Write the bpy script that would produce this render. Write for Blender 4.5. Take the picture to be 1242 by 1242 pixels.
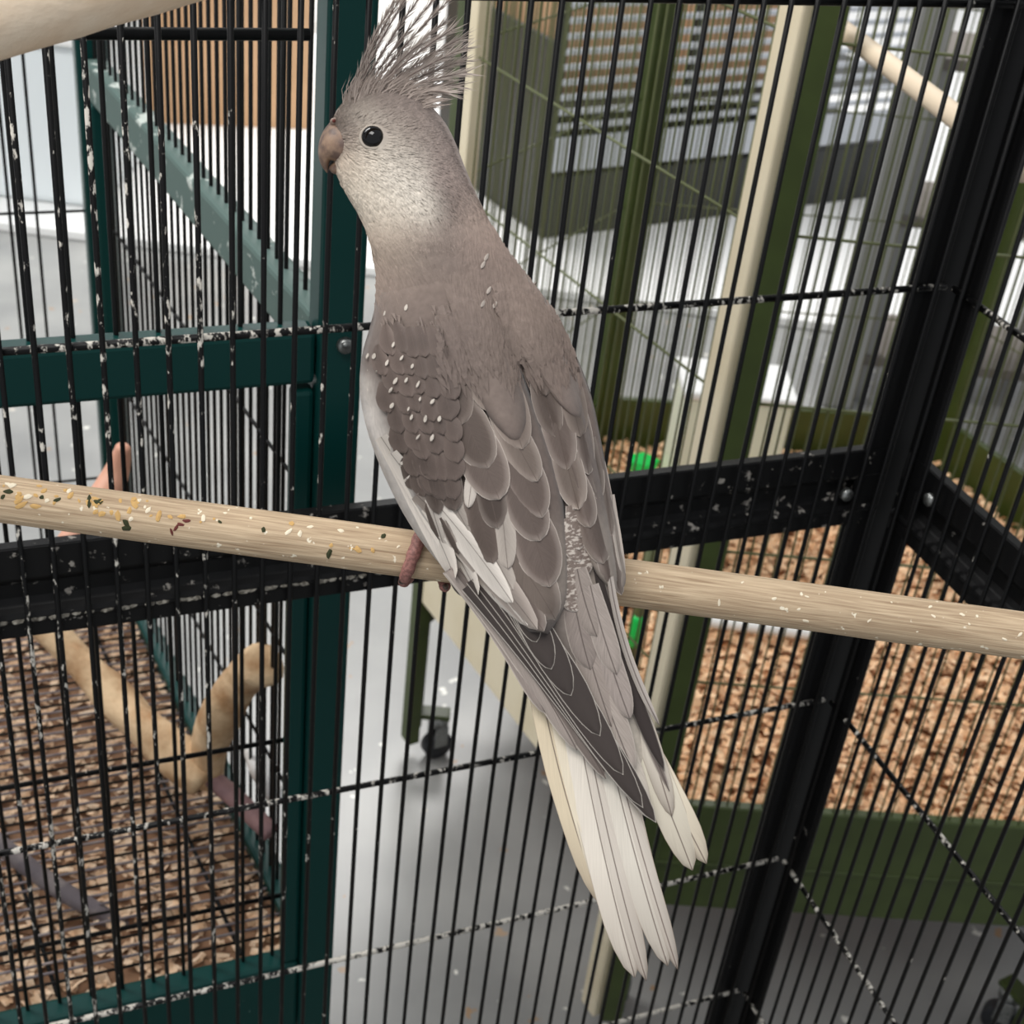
import bpy, bmesh, math, random
import numpy as np
from mathutils import Vector, Matrix
from mathutils.bvhtree import BVHTree

for o in list(bpy.data.objects): bpy.data.objects.remove(o)
SC = bpy.context.scene; COL = SC.collection
rng = random.Random(7)

# ------------------------------------------------------------------ camera
F, C0 = 1696.13, 621.0                       # focal length and centre in photo pixels
PITCH, ROLL, AZ = math.radians(32.904), math.radians(-6.95), math.radians(65.545)
CAM = Vector((0, 0, 1.4))
_f = Vector((0, math.cos(PITCH), -math.sin(PITCH))); _x = Vector((1, 0, 0)); _d = _f.cross(_x)
RX = math.cos(ROLL)*_x + math.sin(ROLL)*_d; DN = -math.sin(ROLL)*_x + math.cos(ROLL)*_d
cam = bpy.data.cameras.new('camera'); cam_o = bpy.data.objects.new('camera', cam); COL.objects.link(cam_o)
cam.sensor_width = 36; cam.lens = F/1242*36; cam.clip_start = 0.01; cam.clip_end = 60
m = Matrix((RX, -DN, -_f)).transposed().to_4x4(); m.translation = CAM
cam_o.matrix_world = m; SC.camera = cam_o
cam.dof.use_dof = True; cam.dof.focus_distance = 0.5; cam.dof.aperture_fstop = 26

# ------------------------------------------------------------------ light
w = bpy.data.worlds.new('world'); SC.world = w; w.use_nodes = True
w.node_tree.nodes['Background'].inputs[0].default_value = (0.93, 0.96, 1.0, 1)
w.node_tree.nodes['Background'].inputs[1].default_value = 0.62
def area(name, loc, target, sx, sy, power, col=(1, .98, .95)):
    l = bpy.data.lights.new(name, 'AREA'); l.shape = 'RECTANGLE'; l.size = sx; l.size_y = sy; l.energy = power; l.color = col
    o = bpy.data.objects.new(name, l); COL.objects.link(o); o.location = loc
    o.rotation_euler = (Vector(target)-Vector(loc)).to_track_quat('-Z', 'Y').to_euler()
area('ceiling_light_far', (-.4, 4.2, 3.0), (-.4, 4.2, 0), 2.4, 1.2, 120)
area('ceiling_light_side', (-2.2, 1.2, 3.0), (-1.6, 1.2, 0), .6, 2.4, 75)
area('ceiling_light_near', (-.5, -.5, 3.0), (-.4, -.3, 0), 1.2, .9, 38)
SC.view_settings.view_transform = 'Standard'; SC.view_settings.look = 'None'
SC.view_settings.exposure = 0.0; SC.view_settings.gamma = 1; SC.view_settings.use_curve_mapping = False

# ------------------------------------------------------------------ pixel helpers: a pixel is a direction, the surface gives the distance
def ray(px, py): return RX*((px-C0)/F) + DN*((py-C0)/F) + _f
def at_depth(px, py, d): return CAM + ray(px, py)*d
DX = Vector((math.sin(AZ), math.cos(AZ), 0)); NB = Vector((-math.cos(AZ), math.sin(AZ), 0))   # along / out through the cage's back wall
def on_wall(px, py, d): v = ray(px, py); return CAM + v*(d/NB.dot(v))
def on_z(px, py, z): v = ray(px, py); return CAM + v*((z-CAM.z)/v.z)
def on_plane(px, py, p0, n): v = ray(px, py); return CAM + v*((p0-CAM).dot(n)/v.dot(n))
def wall_pt(s, d, z): p = DX*s + NB*d; return Vector((p.x, p.y, z))

# ------------------------------------------------------------------ materials
def lin(c):
    return tuple((x/255/12.92 if x/255 <= .04045 else ((x/255+.055)/1.055)**2.4) for x in c)
def mat(name, rgb, rough=.5, metal=0., noise=None, bump=None, spec=.5):
    """noise=(scale, rgb2, stretch xyz, lo, hi)  bump=(scale, strength, stretch)"""
    M_ = bpy.data.materials.new(name); M_.use_nodes = True; nt = M_.node_tree; b = nt.nodes['Principled BSDF']
    b.inputs['Base Color'].default_value = (*lin(rgb), 1); b.inputs['Roughness'].default_value = rough
    b.inputs['Metallic'].default_value = metal; b.inputs['Specular IOR Level'].default_value = spec
    geo = nt.nodes.new('ShaderNodeNewGeometry')
    def nz(scale, st, detail=4):
        mp = nt.nodes.new('ShaderNodeMapping'); mp.inputs['Scale'].default_value = st
        n = nt.nodes.new('ShaderNodeTexNoise'); n.inputs['Scale'].default_value = scale; n.inputs['Detail'].default_value = detail
        nt.links.new(geo.outputs['Position'], mp.inputs[0]); nt.links.new(mp.outputs[0], n.inputs['Vector']); return n
    if noise:
        n = nz(noise[0], noise[2]); r = nt.nodes.new('ShaderNodeValToRGB')
        r.color_ramp.elements[0].position = noise[3]; r.color_ramp.elements[1].position = noise[4]
        r.color_ramp.elements[0].color = (*lin(rgb), 1); r.color_ramp.elements[1].color = (*lin(noise[1]), 1)
        nt.links.new(n.outputs['Fac'], r.inputs[0]); nt.links.new(r.outputs[0], b.inputs['Base Color'])
    if bump:
        n = nz(bump[0], bump[2]); bp = nt.nodes.new('ShaderNodeBump'); bp.inputs['Strength'].default_value = bump[1]; bp.inputs['Distance'].default_value = .002
        nt.links.new(n.outputs['Fac'], bp.inputs['Height']); nt.links.new(bp.outputs[0], b.inputs['Normal'])
    return M_
def mat_dirty(name, rgb, rough, dirt_rgb=(205, 200, 190), scale=260, st=(1, 1, .45), base_lo=.78):
    """painted metal with dried droppings; the object's colour (red channel) sets how much of it is soiled"""
    M_ = bpy.data.materials.new(name); M_.use_nodes = True; nt = M_.node_tree; b = nt.nodes['Principled BSDF']; L = nt.links.new
    geo = nt.nodes.new('ShaderNodeNewGeometry'); mp = nt.nodes.new('ShaderNodeMapping'); mp.inputs['Scale'].default_value = st
    n = nt.nodes.new('ShaderNodeTexNoise'); n.inputs['Scale'].default_value = scale; n.inputs['Detail'].default_value = 6; n.inputs['Roughness'].default_value = .62
    n2 = nt.nodes.new('ShaderNodeTexNoise'); n2.inputs['Scale'].default_value = 14
    L(geo.outputs['Position'], mp.inputs[0]); L(mp.outputs[0], n.inputs['Vector']); L(geo.outputs['Position'], n2.inputs['Vector'])
    oi = nt.nodes.new('ShaderNodeObjectInfo'); sep = nt.nodes.new('ShaderNodeSeparateColor'); L(oi.outputs['Color'], sep.inputs[0])
    a = nt.nodes.new('ShaderNodeMath'); a.operation = 'MULTIPLY_ADD'; a.inputs[1].default_value = .32; a.inputs[2].default_value = -.16; L(n2.outputs['Fac'], a.inputs[0])
    a2 = nt.nodes.new('ShaderNodeMath'); a2.operation = 'ADD'; L(n.outputs['Fac'], a2.inputs[0]); L(a.outputs[0], a2.inputs[1])
    a3 = nt.nodes.new('ShaderNodeMath'); a3.operation = 'MULTIPLY_ADD'; a3.inputs[1].default_value = .3; L(sep.outputs[0], a3.inputs[0]); L(a2.outputs[0], a3.inputs[2])
    r = nt.nodes.new('ShaderNodeMapRange'); r.inputs['From Min'].default_value = base_lo; r.inputs['From Max'].default_value = base_lo+.05; L(a3.outputs[0], r.inputs['Value'])
    mx = nt.nodes.new('ShaderNodeMix'); mx.data_type = 'RGBA'; mx.inputs['A'].default_value = (*lin(rgb), 1); mx.inputs['B'].default_value = (*lin(dirt_rgb), 1)
    L(r.outputs[0], mx.inputs['Factor']); L(mx.outputs['Result'], b.inputs['Base Color'])
    rr = nt.nodes.new('ShaderNodeMapRange'); rr.inputs['To Min'].default_value = rough; rr.inputs['To Max'].default_value = .85
    L(r.outputs[0], rr.inputs['Value']); L(rr.outputs[0], b.inputs['Roughness'])
    bp = nt.nodes.new('ShaderNodeBump'); bp.inputs['Strength'].default_value = .35; bp.inputs['Distance'].default_value = .001
    L(r.outputs[0], bp.inputs['Height']); L(bp.outputs[0], b.inputs['Normal']); b.inputs['Specular IOR Level'].default_value = .22
    return M_
M_BLACK = mat_dirty('black_painted_wire', (9, 9, 10), .42)
M_RAIL = mat_dirty('black_painted_rail', (10, 10, 11), .5, (150, 145, 138), 120, (1, 1, 1), .77)
M_GREEN = mat_dirty('dark_green_enamel', (7, 55, 52), .35, (165, 190, 180), 240, (1, 1, 1), .80)
M_GBAR = mat('dark_wire', (12, 13, 13), .5, spec=.25)
M_OLIVE = mat('olive_enamel', (54, 66, 22), .42, noise=(22, (64, 78, 30), (1, 1, 1), .4, .75))
M_OLIVEW = mat('olive_wire', (92, 98, 60), .5)
M_CREAM = mat('cream_enamel', (226, 214, 186), .45, noise=(9, (214, 200, 168), (1, 1, 1), .45, .7))
M_WHITE = mat('white_plastic', (238, 238, 236), .45)
M_STEEL = mat('zinc_bolt', (150, 152, 150), .35, .8, noise=(400, (90, 92, 92), (1, 1, 1), .45, .7))
M_RUBBER = mat('caster_rubber', (34, 36, 40), .55)
M_SHAV = mat('wood_shavings_orange', (222, 172, 126), .85, noise=(110, (244, 212, 174), (1, 1, 1), .35, .7))
M_SHAVB = mat('wood_shavings_base', (150, 98, 58), .9)
M_BED = mat('brown_bedding', (206, 168, 132), .9, noise=(90, (234, 210, 182), (1, 1, 1), .35, .7))
M_BEDB = mat('brown_bedding_base', (130, 98, 74), .95)
M_BRANCH = mat('peeled_branch', (216, 186, 148), .75, noise=(45, (172, 132, 92), (1, 1, 1), .42, .68), bump=(120, .8, (1, 1, 1)))
M_PERCHB = mat('pale_smooth_perch', (222, 198, 170), .6, noise=(30, (232, 214, 190), (1, 3, 3), .4, .7), bump=(60, .25, (1, 4, 4)))
M_PINK = mat('mauve_perch', (146, 112, 110), .7, noise=(60, (120, 92, 94), (1, 1, 1), .4, .7))
M_GREYP = mat('grey_perch', (112, 104, 108), .7, noise=(60, (150, 140, 138), (1, 1, 1), .45, .7))
M_CARD = mat('brown_cardboard', (200, 162, 126), .85, noise=(6, (186, 148, 112), (1, 1, 1), .4, .7))
M_DARKRACK = mat('charcoal_metal', (44, 46, 44), .5)
M_LIGHTSLAT = mat('pale_grey_slat', (196, 200, 206), .4)
M_GREYPIL = mat('grey_steel_post', (150, 150, 148), .4, .3)
M_TOY = mat('bright_green_plastic', (20, 205, 90), .25)
M_DOWELPALE = mat('pale_dowel', (222, 204, 178), .6)
M_GREYBOARD = mat('grey_board', (112, 106, 100), .7)
M_RED = mat('red_plastic', (150, 30, 40), .4)

def mat_floor():
    M_ = bpy.data.materials.new('polished_concrete'); M_.use_nodes = True; nt = M_.node_tree; b = nt.nodes['Principled BSDF']; L = nt.links.new
    geo = nt.nodes.new('ShaderNodeNewGeometry')
    n = nt.nodes.new('ShaderNodeTexNoise'); n.inputs['Scale'].default_value = 5; n.inputs['Detail'].default_value = 8
    v = nt.nodes.new('ShaderNodeTexVoronoi'); v.inputs['Scale'].default_value = 26; v.inputs['Randomness'].default_value = 1
    ns = nt.nodes.new('ShaderNodeTexNoise'); ns.inputs['Scale'].default_value = 60
    L(geo.outputs['Position'], n.inputs['Vector']); L(geo.outputs['Position'], ns.inputs['Vector'])
    mxv = nt.nodes.new('ShaderNodeVectorMath'); mxv.operation = 'MULTIPLY_ADD'; mxv.inputs[1].default_value = (.03, .03, .03)
    L(ns.outputs['Color'], mxv.inputs[0]); L(geo.outputs['Position'], mxv.inputs[2]); L(mxv.outputs[0], v.inputs['Vector'])
    r = nt.nodes.new('ShaderNodeValToRGB'); r.color_ramp.elements[0].position = .3; r.color_ramp.elements[1].position = .75
    r.color_ramp.elements[0].color = (*lin((128, 129, 128)), 1); r.color_ramp.elements[1].color = (*lin((158, 158, 155)), 1)
    L(n.outputs['Fac'], r.inputs[0])
    sp = nt.nodes.new('ShaderNodeMapRange'); sp.inputs['From Min'].default_value = .17; sp.inputs['From Max'].default_value = .12; L(v.outputs['Distance'], sp.inputs['Value'])
    sc = nt.nodes.new('ShaderNodeSeparateColor'); L(v.outputs['Color'], sc.inputs[0])
    gt = nt.nodes.new('ShaderNodeMath'); gt.operation = 'GREATER_THAN'; gt.inputs[1].default_value = .42; L(sc.outputs[0], gt.inputs[0])
    ml = nt.nodes.new('ShaderNodeMath'); ml.operation = 'MULTIPLY'; L(sp.outputs[0], ml.inputs[0]); L(gt.outputs[0], ml.inputs[1])
    cr = nt.nodes.new('ShaderNodeValToRGB'); cr.color_ramp.elements[0].color = (*lin((160, 130, 100)), 1); cr.color_ramp.elements[1].color = (*lin((225, 224, 215)), 1)
    cr.color_ramp.elements[0].position = .3; cr.color_ramp.elements[1].position = .5; L(sc.outputs[1], cr.inputs[0])
    mx = nt.nodes.new('ShaderNodeMix'); mx.data_type = 'RGBA'; L(ml.outputs[0], mx.inputs['Factor']); L(r.outputs[0], mx.inputs['A']); L(cr.outputs[0], mx.inputs['B'])
    L(mx.outputs['Result'], b.inputs['Base Color']); b.inputs['Roughness'].default_value = .32; b.inputs['Specular IOR Level'].default_value = .6
    return M_
M_FLOOR = mat_floor()
M_WALL = mat('white_wall_paint', (236, 236, 238), .8)

# ------------------------------------------------------------------ mesh helpers
def link(name, verts, faces, material, parent=None, smooth=False, bevel=0):
    me = bpy.data.meshes.new(name); me.from_pydata([tuple(v) for v in verts], [], faces); me.update()
    if smooth: me.polygons.foreach_set('use_smooth', [True]*len(me.polygons))
    me.materials.append(material)
    o = bpy.data.objects.new(name, me); COL.objects.link(o)
    if parent: o.parent = parent
    if bevel:
        md = o.modifiers.new('bevel', 'BEVEL'); md.width = bevel; md.segments = 2; md.limit_method = 'ANGLE'
    return o
def empty(name, loc, label, cat, group=None):
    o = bpy.data.objects.new(name, None); COL.objects.link(o); o.location = loc; o.empty_display_size = .05
    tag(o, label, cat, group); PARENT_OFF[o.name] = Vector(loc); return o
PARENT_OFF = {}
def tag(o, label=None, cat=None, group=None, kind=None):
    if label: o['label'] = label
    if cat: o['category'] = cat
    if group: o['group'] = group
    if kind: o['kind'] = kind
    return o
def fixp(o, parent):
    """parent o while its coordinates stay in world space"""
    o.parent = parent
    o.matrix_parent_inverse = Matrix.Translation(-parent.location)   # every parent's own location is a world position
    return o
def boxv(c, ax, ay, az):
    c, ax, ay, az = map(Vector, (c, ax, ay, az))
    vs = [c+sx*ax+sy*ay+sz*az for sx in (-1, 1) for sy in (-1, 1) for sz in (-1, 1)]
    fs = [(0, 1, 3, 2), (4, 6, 7, 5), (0, 4, 5, 1), (2, 3, 7, 6), (0, 2, 6, 4), (1, 5, 7, 3)]
    return vs, fs
def box(name, c, ax, ay, az, material, parent=None, bevel=.0015):
    c = Vector(c); vs, fs = boxv((0, 0, 0), ax, ay, az)
    o = link(name, vs, fs, material, None, bevel=bevel); o.location = c
    if parent: fixp(o, parent)
    return o
def bar_box(name, a, b, wide, hw, hh, material, parent=None, bevel=.0015):
    """box from a to b; 'wide' is the direction of its half-width hw, the third axis gets hh"""
    a, b = Vector(a), Vector(b); d = (b-a); w_ = Vector(wide).normalized(); t = d.cross(w_).normalized()
    return box(name, (a+b)/2, d/2, w_*hw, t*hh, material, parent, bevel)
def tube_data(path, radii, n=8, cap=True):
    path = [Vector(p) for p in path]; vs, fs = [], []
    up = None
    for i, p in enumerate(path):
        t = (path[min(i+1, len(path)-1)]-path[max(i-1, 0)]).normalized()
        if up is None:
            up = Vector((0, 0, 1)) if abs(t.z) < .9 else Vector((1, 0, 0))
        u = (up - t*up.dot(t)).normalized(); v = t.cross(u); up = u
        r = radii[i] if hasattr(radii, '__len__') else radii
        for k in range(n):
            a = 2*math.pi*k/n; vs.append(p + u*(r*math.cos(a)) + v*(r*math.sin(a)))
    for i in range(len(path)-1):
        for k in range(n):
            fs.append((i*n+k, i*n+(k+1) % n, (i+1)*n+(k+1) % n, (i+1)*n+k))
    if cap:
        fs.append(tuple(range(n-1, -1, -1))); fs.append(tuple((len(path)-1)*n+k for k in range(n)))
    return vs, fs
def tube(name, path, radii, material, parent=None, n=8):
    p0 = Vector(path[0]); vs, fs = tube_data([Vector(p)-p0 for p in path], radii, n)
    o = link(name, vs, fs, material, None, smooth=True); o.location = p0
    if parent: fixp(o, parent)
    return o
_cyl = {}
def wire(name, a, b, r, material, parent, dirt=0., n=8):
    """straight wire; wires of one size share one mesh"""
    a, b = Vector(a), Vector(b); Lg = (b-a).length; key = (round(Lg, 4), r, material.name)
    if key not in _cyl:
        vs, fs = tube_data([Vector((0, 0, 0)), Vector((0, 0, Lg))], r, n)
        me = bpy.data.meshes.new(name); me.from_pydata([tuple(v) for v in vs], [], fs); me.materials.append(material)
        me.polygons.foreach_set('use_smooth', [len(p.vertices) == 4 for p in me.polygons]); _cyl[key] = me
    o = bpy.data.objects.new(name, _cyl[key]); COL.objects.link(o)
    o.location = a; o.rotation_mode = 'QUATERNION'; o.rotation_quaternion = (b-a).to_track_quat('Z', 'Y')
    o.color = (dirt, dirt, dirt, 1)
    fixp(o, parent); return o
def spline(pts, n):
    P = np.array(pts, float); m_ = len(P); t = np.linspace(0, m_-1, n); out = []
    for x in t:
        i = min(int(x), m_-2); u = x-i
        p0, p1, p2, p3 = P[max(i-1, 0)], P[i], P[i+1], P[min(i+2, m_-1)]
        out.append(.5*((2*p1)+(-p0+p2)*u+(2*p0-5*p1+4*p2-p3)*u*u+(-p0+3*p1-3*p2+p3)*u**3))
    return np.array(out)

# ------------------------------------------------------------------ the room
def plane_obj(name, vs, material): return tag(link(name, vs, [(0, 1, 2, 3)], material), kind='structure')
plane_obj('floor', [(-5, -2, 0), (6, -2, 0), (6, 7, 0), (-5, 7, 0)], M_FLOOR)
plane_obj('wall_back', [(-5, 7, 0), (6, 7, 0), (6, 7, 3.2), (-5, 7, 3.2)], M_WALL)
plane_obj('wall_left', [(-5, -2, 0), (-5, 7, 0), (-5, 7, 3.2), (-5, -2, 3.2)], M_WALL)
plane_obj('wall_right', [(6, 7, 0), (6, -2, 0), (6, -2, 3.2), (6, 7, 3.2)], M_WALL)
pf = box('display_platform', (.5, 5.0, .012), (5.2, .0, 0), (0, 1.87, 0), (0, 0, .012), M_WHITE, bevel=.004)
tag(pf, 'low white platform on the floor under the charcoal rack', 'platform')

# ------------------------------------------------------------------ black cage round the bird: back wall and right wall meeting at the corner post
D0 = .60; SEAM = on_wall(1136, 400, D0).dot(DX); PITCHB = .015
Z0, Z1 = .30, 1.48
D2 = -NB                                         # the right wall runs from the corner towards the room
def right_pt(t, e, z):                           # t along the right wall from the corner, e outwards
    p = DX*(SEAM+e) + NB*(D0-t); return Vector((p.x, p.y, z))
cage = empty('bird_cage', wall_pt(SEAM, D0, 0), 'black wire bird cage with a corner post and wide middle rail, soiled by droppings', 'cage')
ph = on_wall(394, 406, D0).dot(DX) % PITCHB
s = SEAM - .004
k0 = int((-.22-ph)/PITCHB); k = k0
while ph + k*PITCHB < SEAM-.006:
    ss = ph + k*PITCHB
    dirt = max(0, min(1, (.30-ss)/.28))          # the bars near the sleeping end are soiled most
    dirt = .10 + .62*dirt*(.75+.5*rng.random())
    jit = rng.uniform(-.0006, .0006)
    wire('bar', wall_pt(ss+jit, D0, Z0), wall_pt(ss-jit, D0, Z1), .00142, M_BLACK, cage, dirt)
    k += 1
t = .012
while t < .50:
    jit = rng.uniform(-.0005, .0005)
    wire('bar', right_pt(t+jit, 0, Z0), right_pt(t-jit, 0, Z1), .00142, M_BLACK, cage, .12+.25*rng.random()); t += PITCHB
for z, dl, r in ((on_wall(1100, 3, D0+.003).z, .25, .0024), (1.0935, .85, .0021), (.778, .80, .0019), (.6177, 1.05, .0019), (.462, 1.05, .0019)):
    wire('cross_wire', wall_pt(-.24, D0+.0035, z), wall_pt(SEAM, D0+.0035, z), r, M_BLACK, cage, dl)
    wire('cross_wire', right_pt(0, .0035, z), right_pt(.52, .0035, z), r, M_BLACK, cage, dl*.95)
# corner post: an angle of two flat strips with a narrow seam
box('corner_strip', wall_pt(SEAM-.0125, D0+.006, (Z0+Z1)/2), DX*.0115, NB*.0015, (0, 0, (Z1-Z0)/2), M_RAIL, cage).color = (.12, .12, .12, 1)
box('corner_strip', right_pt(.0105, .006, (Z0+Z1)/2), NB*.0095, DX*.0015, (0, 0, (Z1-Z0)/2), M_RAIL, cage).color = (.25, .25, .25, 1)
box('corner_tube', wall_pt(SEAM+.006, D0+.010, (Z0+Z1)/2), DX*.010, NB*.004, (0, 0, (Z1-Z0)/2), M_RAIL, cage).color = (0, 0, 0, 1)
# middle rail: flat strip above, hollow channel, rolled lip below
def rail(prefix_pt, a, b, dirt):
    # profile in (outward, z), from the top; extruded from a to b
    prof = [(.004, .985), (.004, .966), (.006, .963), (.011, .959), (.011, .950), (.009, .946), (.005, .944), (.003, .941), (.004, .938), (.004, .929), (.012, .929), (.013, .9835)]
    vs = [prefix_pt(a, e, z) for e, z in prof]+[prefix_pt(b, e, z) for e, z in prof]; n = len(prof)
    fs = [(i, (i+1) % n, n+(i+1) % n, n+i) for i in range(n)]+[tuple(range(n)), tuple(range(2*n-1, n-1, -1))]
    o0 = vs[0].copy(); o = link('middle_rail', [v-o0 for v in vs], fs, M_RAIL, None, bevel=.0008); o.location = o0; fixp(o, cage); o.color = (dirt, dirt, dirt, 1); return o
rail(lambda s_, e, z: wall_pt(s_, D0+e, z), -.24, SEAM-.004, .50)
rail(lambda t_, e, z: right_pt(t_, e, z), .004, .52, .22)
# dried droppings piled on the rail's lip
for i in range(46):
    ss = -.05+.26*(i+rng.random())/46; p = wall_pt(ss, D0+.0035, .9405)
    bm = bmesh.new(); bmesh.ops.create_icosphere(bm, subdivisions=1, radius=1)
    for v in bm.verts: v.co *= rng.uniform(.7, 1.25)
    for v in bm.verts: v.co = Vector((v.co.x*.003, v.co.y*.002, v.co.z*.0011))
    me = bpy.data.meshes.new('dropping'); bm.to_mesh(me); bm.free(); me.materials.append(M_DROP if 'M_DROP' in globals() else globals().setdefault('M_DROP', mat('dried_droppings', (150, 146, 136), .9, noise=(500, (88, 84, 76), (1, 1, 1), .4, .6))))
    o = bpy.data.objects.new('dropping', me); COL.objects.link(o); o.location = p; o.rotation_euler = (0, 0, math.pi/2-AZ); fixp(o, cage)
# bottom pan and base frame, below the picture
box('base_pan', wall_pt(SEAM-.36, D0-.26, Z0-.012), DX*.37, NB*.27, (0, 0, .012), M_RAIL, cage, .004)
for ss, dd in ((SEAM-.005, D0+.004), (SEAM-.005, D0-.52), (SEAM-.72, D0+.004), (SEAM-.72, D0-.52)):
    pz = wall_pt(ss, dd, 0)
    bar_box('leg', pz, pz+Vector((0, 0, Z0-.002)), DX, .011, .011, M_RAIL, cage)
# steel discs standing in for rail holes that show white and shavings, near the corner
for P in ((1027, 600), (1127, 606)):
    q = on_wall(P[0], P[1], D0+.003) if P[0] < 1100 else on_plane(P[0], P[1], right_pt(0, .003, 1), DX)
    nn = -NB if P[0] < 1100 else -DX
    tube('bolt', [q+nn*-.002, q+nn*.0015], .0042, M_STEEL, cage, 12)

# ------------------------------------------------------------------ perches inside the cage
def mat_dowel():
    M_ = bpy.data.materials.new('weathered_dowel'); M_.use_nodes = True; nt = M_.node_tree; b = nt.nodes['Principled BSDF']; L = nt.links.new
    tc = nt.nodes.new('ShaderNodeTexCoord'); mp = nt.nodes.new('ShaderNodeMapping'); mp.inputs['Scale'].default_value = (7, 7, 1)
    n = nt.nodes.new('ShaderNodeTexNoise'); n.inputs['Scale'].default_value = 75; n.inputs['Detail'].default_value = 7; n.inputs['Distortion'].default_value = .5
    L(tc.outputs['Object'], mp.inputs[0]); mp2 = nt.nodes.new('ShaderNodeMapping'); mp2.inputs['Scale'].default_value = (14, 14, .55); L(tc.outputs['Object'], mp2.inputs[0]); L(mp2.outputs[0], n.inputs['Vector'])
    r = nt.nodes.new('ShaderNodeValToRGB'); e = r.color_ramp.elements; e[0].position = .28; e[1].position = .72
    e[0].color = (*lin((150, 126, 100)), 1); e[1].color = (*lin((206, 184, 154)), 1); L(n.outputs['Fac'], r.inputs[0])
    big = nt.nodes.new('ShaderNodeTexNoise'); big.inputs['Scale'].default_value = 9; L(tc.outputs['Object'], big.inputs['Vector'])
    hs = nt.nodes.new('ShaderNodeMapRange'); hs.inputs['From Min'].default_value = .3; hs.inputs['From Max'].default_value = .7; hs.inputs['To Min'].default_value = .86; hs.inputs['To Max'].default_value = 1.1; L(big.outputs['Fac'], hs.inputs['Value'])
    mu = nt.nodes.new('ShaderNodeVectorMath'); mu.operation = 'SCALE'; L(r.outputs[0], mu.inputs[0]); L(hs.outputs[0], mu.inputs['Scale'])
    sp = nt.nodes.new('ShaderNodeTexNoise'); sp.inputs['Scale'].default_value = 330; sp.inputs['Detail'].default_value = 2; L(tc.outputs['Object'], sp.inputs['Vector'])
    sr = nt.nodes.new('ShaderNodeMapRange'); sr.inputs['From Min'].default_value = .70; sr.inputs['From Max'].default_value = .74; L(sp.outputs['Fac'], sr.inputs['Value'])
    mx = nt.nodes.new('ShaderNodeMix'); mx.data_type = 'RGBA'; mx.inputs['B'].default_value = (*lin((228, 218, 196)), 1); L(sr.outputs[0], mx.inputs['Factor']); L(mu.outputs[0], mx.inputs['A'])
    L(mx.outputs['Result'], b.inputs['Base Color']); b.inputs['Roughness'].default_value = .7; b.inputs['Specular IOR Level'].default_value = .3
    bp = nt.nodes.new('ShaderNodeBump'); bp.inputs['Strength'].default_value = .5; bp.inputs['Distance'].default_value = .0008; L(n.outputs['Fac'], bp.inputs['Height']); L(bp.outputs[0], b.inputs['Normal'])
    return M_
M_DOWEL = mat_dowel()
ZD = .486; RD = .0083
DA, DB = at_depth(0, 605, ZD), at_depth(1242, 771, ZD); DDIR = (DB-DA).normalized()
# it ends on the cage's right wall
tt = ((right_pt(0, -.003, 1)-DB).dot(DX))/DDIR.dot(DX)
DEND = DB+DDIR*tt; DSTART = DA-DDIR*((D0-.003-(DA-CAM).dot(NB))/(-DDIR).dot(NB))
def dowel(name, a, b, r, material, label, segs=60, wob=.00025, seedv=1):
    rr = random.Random(seedv); n = 28; Lg = (b-a).length; vs, fs = [], []
    prof = [(0, .90), (.0015/Lg, 1)]+[(i/segs, 1) for i in range(1, segs)]+[(1-.0015/Lg, 1), (1, .90)]
    for t_, q in prof:
        for k in range(n):
            an = 2*math.pi*k/n; rad = r*q+rr.uniform(-wob, wob)*.4
            vs.append(Vector((rad*math.cos(an), rad*math.sin(an), t_*Lg)))
    m_ = len(prof)
    for i in range(m_-1):
        for k in range(n): fs.append((i*n+k, i*n+(k+1) % n, (i+1)*n+(k+1) % n, (i+1)*n+k))
    fs += [tuple(range(n-1, -1, -1)), tuple((m_-1)*n+k for k in range(n))]
    o = link(name, vs, fs, material, None, smooth=True); o.location = a; o.rotation_mode = 'QUATERNION'; o.rotation_quaternion = (b-a).to_track_quat('Z', 'Y')
    tag(o, label, 'perch'); return o
perch = dowel('wooden_perch', DSTART, DEND, RD, M_DOWEL, 'straight weathered wooden dowel that the grey cockatiel stands on')
wn = tube('washer', [DEND-DDIR*.001, DEND+DDIR*.0022], .011, M_STEEL, perch, 20)
wn.parent = None; wn.parent = perch; wn.matrix_parent_inverse = (Matrix.Translation(DSTART) @ (DEND-DSTART).to_track_quat('Z', 'Y').to_matrix().to_4x4()).inverted()
PMAT = (Matrix.Translation(DSTART) @ (DEND-DSTART).to_track_quat('Z', 'Y').to_matrix().to_4x4()).inverted()
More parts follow.
